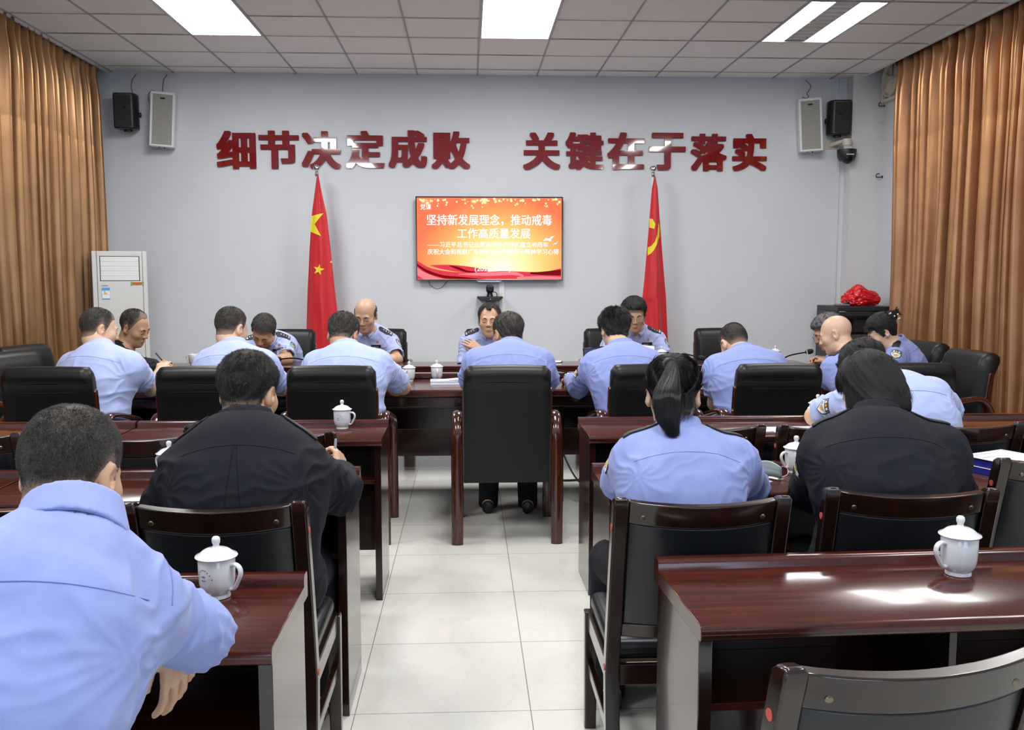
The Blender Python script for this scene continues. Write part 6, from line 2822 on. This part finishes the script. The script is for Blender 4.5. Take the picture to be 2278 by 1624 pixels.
# ponytailed woman
pr = person('PT', label='person with a long black ponytail in a light blue short-sleeved shirt', head=A4(1497, 882, 2.80), face=(12, 22, 0), neck=A4(1512, 985, 2.68),
            sl=A4(1418, 1022, 2.70), sr=A4(1628, 1024, 2.72), el=A4(1372, 1082, 2.90), er=A4(1676, 1098, 2.90), wl=A4(1440, 1075, 3.12), wr=A4(1625, 1080, 3.15),
            hip=(.635, 2.70, .56), hs=1.0, build=.96, female=True, skin=SKIN_PALE, hair='pony', hairline='woman', h=.005, sleeve_t=.86, bulge=.06)
if pr:
    epaulettes(pr, plain=True)
    sleeve_patch(pr, 'l', .40, 20)
    hl, Aw = pr['hl'], pr['A']
    Tl = pr['T']
    tie = hl(-.012, -.112, .085)
    rr = random.Random(5)
    mb = MB()
    core = bez([tie, tie + V3(.0, -.024, -.022), Tl(A4(1484, 872, 2.64)), Tl(A4(1484, 905, 2.62)), Tl(A4(1487, 936, 2.61))], 8)
    mb.tube(core, [.010 + .016 * math.sin(math.pi * min(1, (i + 1) / (len(core) * .95))) ** .7 * (1 - .3 * i / len(core)) for i in range(len(core))], 12, sx=.55, sy=1.0, up=(0, 1, 0))
    mb.build('ponytail', HAIR_BLACK, pr['hair'], 80)
    paths = []
    for k in range(4200):
        a = rr.uniform(0, 2 * math.pi)
        q = rr.uniform(.05, 1) ** .5
        ox, oy = math.cos(a) * q, math.sin(a) * q
        fl = rr.random() ** 1.6
        j = lambda s_: rr.gauss(0, s_)
        wav = 4 * math.sin(3.1 * ox + 2.3 * oy)
        pts_ = [tie + V3(ox * .012, oy * .010, .0), tie + V3(.000 + ox * .021, -.024 + oy * .014, -.022 + j(.003)), Tl(A4(1484 + ox * 27 + j(2), 872 + wav, 2.64 + oy * .032)), Tl(A4(1484 + ox * 29 + j(2), 905 + wav, 2.62 + oy * .032)),
                Tl(A4(1487 + ox * 22 + j(2.5) + wav * .5, 936, 2.605 + oy * .024)), Tl(A4(1488 + ox * 12 + fl * 14 + j(3), 950 + fl * 28 + j(4), 2.595 + oy * .012))]
        cv = bez(pts_, 3)
        paths.append([tuple(c_) for c_ in cv])
    curve_strands('ponytail_strands', paths, .00032, STRAND_BLACK, pr['hair'])
    mb = MB()
    mb.tube([tie + V3(.020 * math.cos(x), .004 * math.sin(x) - .004, .018 * math.sin(x) - .012) for x in np.linspace(0, 2 * math.pi, 17)], .007, 8)
    mb.build('hair_tie', M['black_plastic'], pr['hair'], 80)
    paths = []
    for k in range(160):
        x0 = rr.gauss(1530, 9)
        dx = rr.gauss(0, 5)
        pts_ = [Tl(A4(x0, 872 + rr.uniform(-10, 25), 2.725)), Tl(A4(x0 + dx * .5, 912, 2.67)), Tl(A4(x0 - rr.uniform(2, 24) + dx, 934 + rr.uniform(-10, 10), 2.635))]
        paths.append([tuple(c_) for c_ in bez(pts_, 5)])
    curve_strands('loose_strands', paths, .00030, STRAND_BLACK, pr['hair'])
# black-haired woman in navy
pr = person('BW', label='person with chin-length black hair in a navy black jacket, bent over the desk', head=A4(1936, 872, 2.80), face=(-16, 34, -4), neck=A4(1948, 952, 2.66),
            sl=A4(1848, 1002, 2.70), sr=A4(2088, 1006, 2.66), el=A4(1806, 1088, 2.86), er=A4(2118, 1092, 2.82), wl=A4(1880, 1085, 3.1), wr=A4(2050, 1085, 3.08),
            hip=(1.245, 2.70, .56), hs=.95, build=.98, female=True, skin=SKIN_PALE, hair='bob', hairline='woman', top='jacket', sleeve='long', h=.005, bulge=.09, fold=.85)
if pr:
    epaulettes(pr, plain=True)
    sleeve_patch(pr, 'l', .42, -5)
# man between the two women
pr = person('M', label='person in a pale blue shirt leaning low over the desk between the two women', head=A4(1924, 826, 3.98), face=(-12, 42, 0), neck=A4(1980, 862, 3.78),
            sl=A4(1902, 892, 3.84), sr=A4(2072, 882, 3.80), el=A4(1812, 926, 4.08), er=A4(2116, 922, 3.98), wl=A4(1905, 932, 4.34), wr=A4(2040, 930, 4.26),
            hip=(1.94, 3.84, .56), hs=1.05, build=1.06, skin=SKIN_PALE, hair='full', h=.0055, shirt_m=SHIRT_PALE, bulge=.10)
if pr:
    sleeve_patch(pr, 'l', .42, 0)
    wrist_band(pr, 'r', M['white_plastic'], .005, .9)
# front row with their backs to the camera
pr = person('B1', label='person in a pale blue shirt, back turned, twisted towards the writer in the black jacket', head=A3(220, 735, 5.74), face=(52, 14, -6), neck=A3(226, 788, 5.56),
            sl=A3(164, 815, 5.64), sr=A3(288, 814, 5.46), el=A3(236, 862, 5.92), er=A3(336, 866, 5.76), wl=A3(325, 852, 6.08), wr=A3(357, 822, 6.02),
            hip=(-2.17, 5.40, .56), hs=1.06, sleeve_t=.62, build=1.10, skin=SKIN_PALE, hair='buzz', shirt_m=SHIRT_PALE, scalp_top=.3)
pr = person('B2', label='person in a pale blue shirt, back turned, directly beyond the man with the upright pen', head=A3(514, 732, 5.72), face=(30, 18, 0), neck=A3(522, 784, 5.54),
            sl=A3(464, 810, 5.57), sr=A3(588, 810, 5.50), el=A3(440, 862, 5.80), er=A3(626, 864, 5.72), wl=A3(505, 862, 6.10), wr=A3(565, 866, 6.02),
            hip=(-1.42, 5.40, .56), hs=1.05, build=1.03, skin=SKIN_PALE, hair='buzz', shirt_m=SHIRT_PALE, scalp_top=.4)
pr = person('B3', label='person in a pale blue shirt, back turned, sitting opposite the bald-topped reader', head=A3(763, 746, 5.72), face=(10, 34, 0), neck=A3(771, 788, 5.54),
            sl=A3(706, 812, 5.57), sr=A3(842, 810, 5.54), el=A3(676, 862, 5.80), er=A3(898, 862, 5.82), wl=A3(742, 866, 6.10), wr=A3(835, 870, 6.06),
            hip=(-.70, 5.38, .56), hs=1.07, build=1.08, skin=SKIN_TAN, hair='short', hair_m=HAIR_BUZZ, shirt_m=SHIRT_PALE)
pr = person('B4', label='person in a light blue shirt, back turned, in the lone aisle chair', head=A3(1130, 745, 5.72), face=(-24, 14, 3), neck=A3(1138, 784, 5.54),
            sl=A3(1062, 806, 5.57), sr=A3(1200, 806, 5.54), el=A3(1040, 856, 5.80), er=A3(1222, 856, 5.80), wl=A3(1095, 864, 6.08), wr=A3(1170, 862, 6.08),
            hip=(.215, 5.36, .56), hs=1.06, build=1.10, skin=SKIN_TAN, hair='short', hair_m=HAIR_THIN, scalp_top=.5)
pr = person('B5', label='person in a light blue long-sleeved shirt, back turned, with tousled black hair', head=A3(1368, 736, 5.74), face=(-4, 24, 0), neck=A3(1384, 786, 5.54),
            sl=A3(1322, 812, 5.57), sr=A3(1446, 810, 5.54), el=A3(1286, 862, 5.80), er=A3(1478, 856, 5.80), wl=A3(1266, 842, 6.04), wr=A3(1420, 858, 6.06),
            hip=(.985, 5.38, .56), hs=1.01, build=1.03, skin=SKIN_PALE, hair='full', tousled=True, sleeve='long', hands={'l': {'d': (.2, .9, -.1), 'curl': .5}})
if pr:
    wrist_band(pr, 'l', M['chrome'], .005, .99, .036)
    sleeve_patch(pr, 'l', .45, 10)
pr = person('B6', label='person in a light blue shirt, back turned, bowed low before the empty wall chair', head=A3(1634, 766, 5.82), face=(-14, 46, 0), neck=A3(1656, 796, 5.58),
            sl=A3(1594, 820, 5.62), sr=A3(1718, 812, 5.56), el=A3(1590, 898, 5.68), er=A3(1742, 862, 5.80), wl=A3(1618, 872, 5.98), wr=A3(1682, 866, 6.06),
            hip=(1.70, 5.38, .56), hs=1.05, build=1.05, skin=SKIN_PALE, hair='buzz', scalp_top=.3, sleeve_t=.74)
if pr:
    glasses(pr, RIM_DARK)
pr = person('R2', label='person with a fully shaved head in a light blue shirt, turned towards the grey-haired man', head=A3(1860, 745, 6.10), face=(-58, 20, 4), neck=A3(1896, 800, 5.90),
            sl=A3(1856, 822, 5.82), sr=A3(1944, 812, 6.04), el=A3(1838, 872, 5.98), er=A3(1925, 865, 6.25), wl=A3(1782, 850, 6.10), wr=A3(1830, 850, 6.32),
            hip=(2.52, 5.55, .56), hs=1.05, build=1.04, skin=SKIN_PALE, hair='none')
if pr:
    epaulettes(pr, 'l', plain=True)
# table end by the rack
pr = person('R1', label='person with greying hair and glasses writing at the table end by the rack', head=A3(1842, 740, 7.0), face=(-84, 26, 0), neck=A3(1872, 775, 7.0),
            sl=A3(1866, 797, 6.82), sr=A3(1872, 790, 7.18), el=A3(1848, 815, 6.74), er=A3(1845, 812, 7.22), wl=A3(1838, 805, 6.84), wr=A3(1832, 800, 7.10),
            hip=(3.08, 6.98, .56), hs=1.05, build=1.0, skin=SKIN_TAN, hair='full', hair_m=HAIR_GREY, hands={'r': {'d': (-.9, -.2, .15), 'n': (-.2, -.5, -.7), 'curl': .9}})
if pr:
    glasses(pr)
    w = world_of(pr, pr['WR'])
    pen(Vector((w.x - .115, w.y - .035, .775)), at(1791, 764, 7.06), 'clear pen held by the grey-haired man', M['white_plastic'], M['grey_plastic'])
pr = person('R3', label='person with pinned-up black hair and a clip in a light blue shirt, before the rack', head=A3(1963, 740, 6.46), face=(-78, 30, 0), neck=A3(1998, 772, 6.46),
            sl=A3(1992, 796, 6.30), sr=A3(2000, 790, 6.62), el=A3(1982, 822, 6.22), er=A3(1975, 815, 6.68), wl=A3(1925, 815, 6.28), wr=A3(1930, 812, 6.55),
            hip=(3.22, 6.50, .56), hs=1.0, build=.94, female=True, skin=SKIN_PALE, hair='bun', hairline='man')
if pr:
    epaulettes(pr, 'l', plain=True)
    collar_leaves(pr)
    sleeve_patch(pr, 'l', .36, 0)
    mb = MB()
    hl = pr['hl']
    for k in range(7):
        a = k / 6 * math.pi
        c_ = hl(-.045 - .004 * math.cos(3 * a), -.118 + .026 * math.cos(a), .070 + .035 * math.sin(2 * a))
        mb.sphere(c_, .0068, 5, (1.2, 1, 1))
    mb.build('hair_clip', CLIP, pr['hair'])
    rr = random.Random(2)
    mb = MB()
    for k in range(26):
        a = rr.uniform(-.9, .9)
        c_ = hl(rr.uniform(-.02, .02), -.13, .08)
        e_ = hl(rr.uniform(-.04, .04), -.165 - rr.random() * .012, .08 + .045 * math.sin(a))
        mb.tube([c_, (c_ + e_) / 2 + V3(0, 0, .004), e_], [.005, .004, .001], 4)
    mb.build('bun_tuft', mat('bun_black', (.007, .007, .008), .4), pr['hair'], 80)
# writer at the air conditioner end
pr = person('P1', label='person in a black jacket writing in front of the air conditioner, face turned sideways', head=A3(299, 729, 6.80), face=(104, 24, 6), neck=A3(272, 780, 6.82),
            sl=A3(270, 800, 6.98), sr=A3(276, 806, 6.62), el=A3(300, 822, 7.10), er=A3(322, 822, 6.62), wl=A3(338, 810, 7.06), wr=A3(342, 814, 6.88),
            hip=(-2.90, 6.80, .56), hs=1.05, build=1.04, skin=SKIN_TAN, hair='buzz', hairline='high', top='jacket', sleeve='long', h=.0048,
            hands={'r': {'d': (.9, .3, .25), 'n': (.2, .5, -.8), 'curl': .9}, 'l': {'d': (.9, -.25, .0), 'curl': .7}})
if pr:
    wrist_band(pr, 'r', M['black_plastic'], .004, 1.05, .034)
    w = world_of(pr, pr['WR'])
    pen(Vector((w.x + .115, w.y + .03, .785)), at(346, 785, 6.92), 'black pen in the hand of the writer in black', M['black_gloss'], M['black_plastic'])
# wall side, facing the room
pr = person('F1', label='person in a light blue shirt with dark epaulettes, face bent far down over the table', head=A3(586, 737, 7.66), face=(188, 46, -16), neck=A3(595, 756, 7.86),
            sl=A3(630, 772, 7.90), sr=A3(562, 770, 7.86), el=A3(640, 800, 7.68), er=A3(530, 806, 7.70), wl=A3(596, 800, 7.52), wr=A3(566, 803, 7.50),
            hip=(-1.60, 8.22, .56), hs=1.10, build=1.06, skin=SKIN_TAN, hair='short', hair_m=HAIR_BUZZ, h=.0045, shirt_m=SHIRT_PALE)
if pr:
    epaulettes(pr)
    sleeve_patch(pr, 'l', .34, 30)
    name_tag(pr, '4466004')
    collar_leaves(pr)
pr = person('F2', label='person in a light blue shirt with dark epaulettes, bald on top, facing the room', head=A3(813, 701, 7.78), face=(190, 24, -4), neck=A3(815, 738, 7.94),
            sl=A3(866, 763, 7.96), sr=A3(767, 763, 7.96), el=A3(884, 800, 7.76), er=A3(738, 802, 7.76), wl=A3(842, 803, 7.58), wr=A3(790, 804, 7.56),
            hip=(-.80, 8.26, .56), hs=1.12, build=1.06, skin=SKIN, hair='ring', hair_m=HAIR_BUZZ, h=.0045, shirt_m=SHIRT_PALE)
if pr:
    epaulettes(pr)
    sleeve_patch(pr, 'l', .34, 30)
    name_tag(pr, '4466003')
    collar_leaves(pr)
pr = person('F3', label='person in a light blue shirt with dark epaulettes and folded arms, facing the room', head=A3(1089, 714, 7.86), face=(186, 2, 0), neck=A3(1088, 742, 7.96),
            sl=A3(1136, 765, 7.98), sr=A3(1044, 762, 7.98), el=A3(1150, 812, 7.86), er=A3(1034, 808, 7.86), wl=A3(1068, 776, 7.80), wr=A3(1106, 803, 7.70),
            hip=(.18, 8.28, .56), hs=1.12, build=1.05, skin=SKIN, hair='recede', hairline='recede', h=.0045, shirt_m=SHIRT_PALE, sleeve='long', hands={'l': {'d': (-.8, .2, .45), 'n': (.1, .8, -.4), 'curl': .3}})
if pr:
    epaulettes(pr)
    collar_leaves(pr)
    sleeve_patch(pr, 'l', .34, 30)
pr = person('F4', label='person in a light blue shirt with dark epaulettes and glasses, reading a sheet', head=A3(1411, 701, 7.80), face=(184, 18, 2), neck=A3(1413, 734, 7.94),
            sl=A3(1461, 757, 7.96), sr=A3(1366, 757, 7.96), el=A3(1478, 804, 7.78), er=A3(1346, 804, 7.78), wl=A3(1456, 790, 7.62), wr=A3(1395, 796, 7.58),
            hip=(1.31, 8.28, .56), hs=1.10, build=1.05, skin=SKIN, hair='full', h=.0045, shirt_m=SHIRT_PALE, hands={'l': {'d': (-.8, -.45, .15), 'n': (0, .3, .9), 'curl': .6}})
if pr:
    epaulettes(pr)
    sleeve_patch(pr, 'l', .34, 30)
    name_tag(pr, '4466002')
    collar_leaves(pr)
    glasses(pr)
    a_ = at(1437, 777, 7.58)
    t = thing('paper_sheet', 'white folded sheet held by the man with glasses', 'paper', a_)
    mb = MB()
    mb.box((0, 0, 0), (.14, .0012, .075), (R(-35), R(6), 0))
    mb.build('leaf', M['paper'], t, 0)
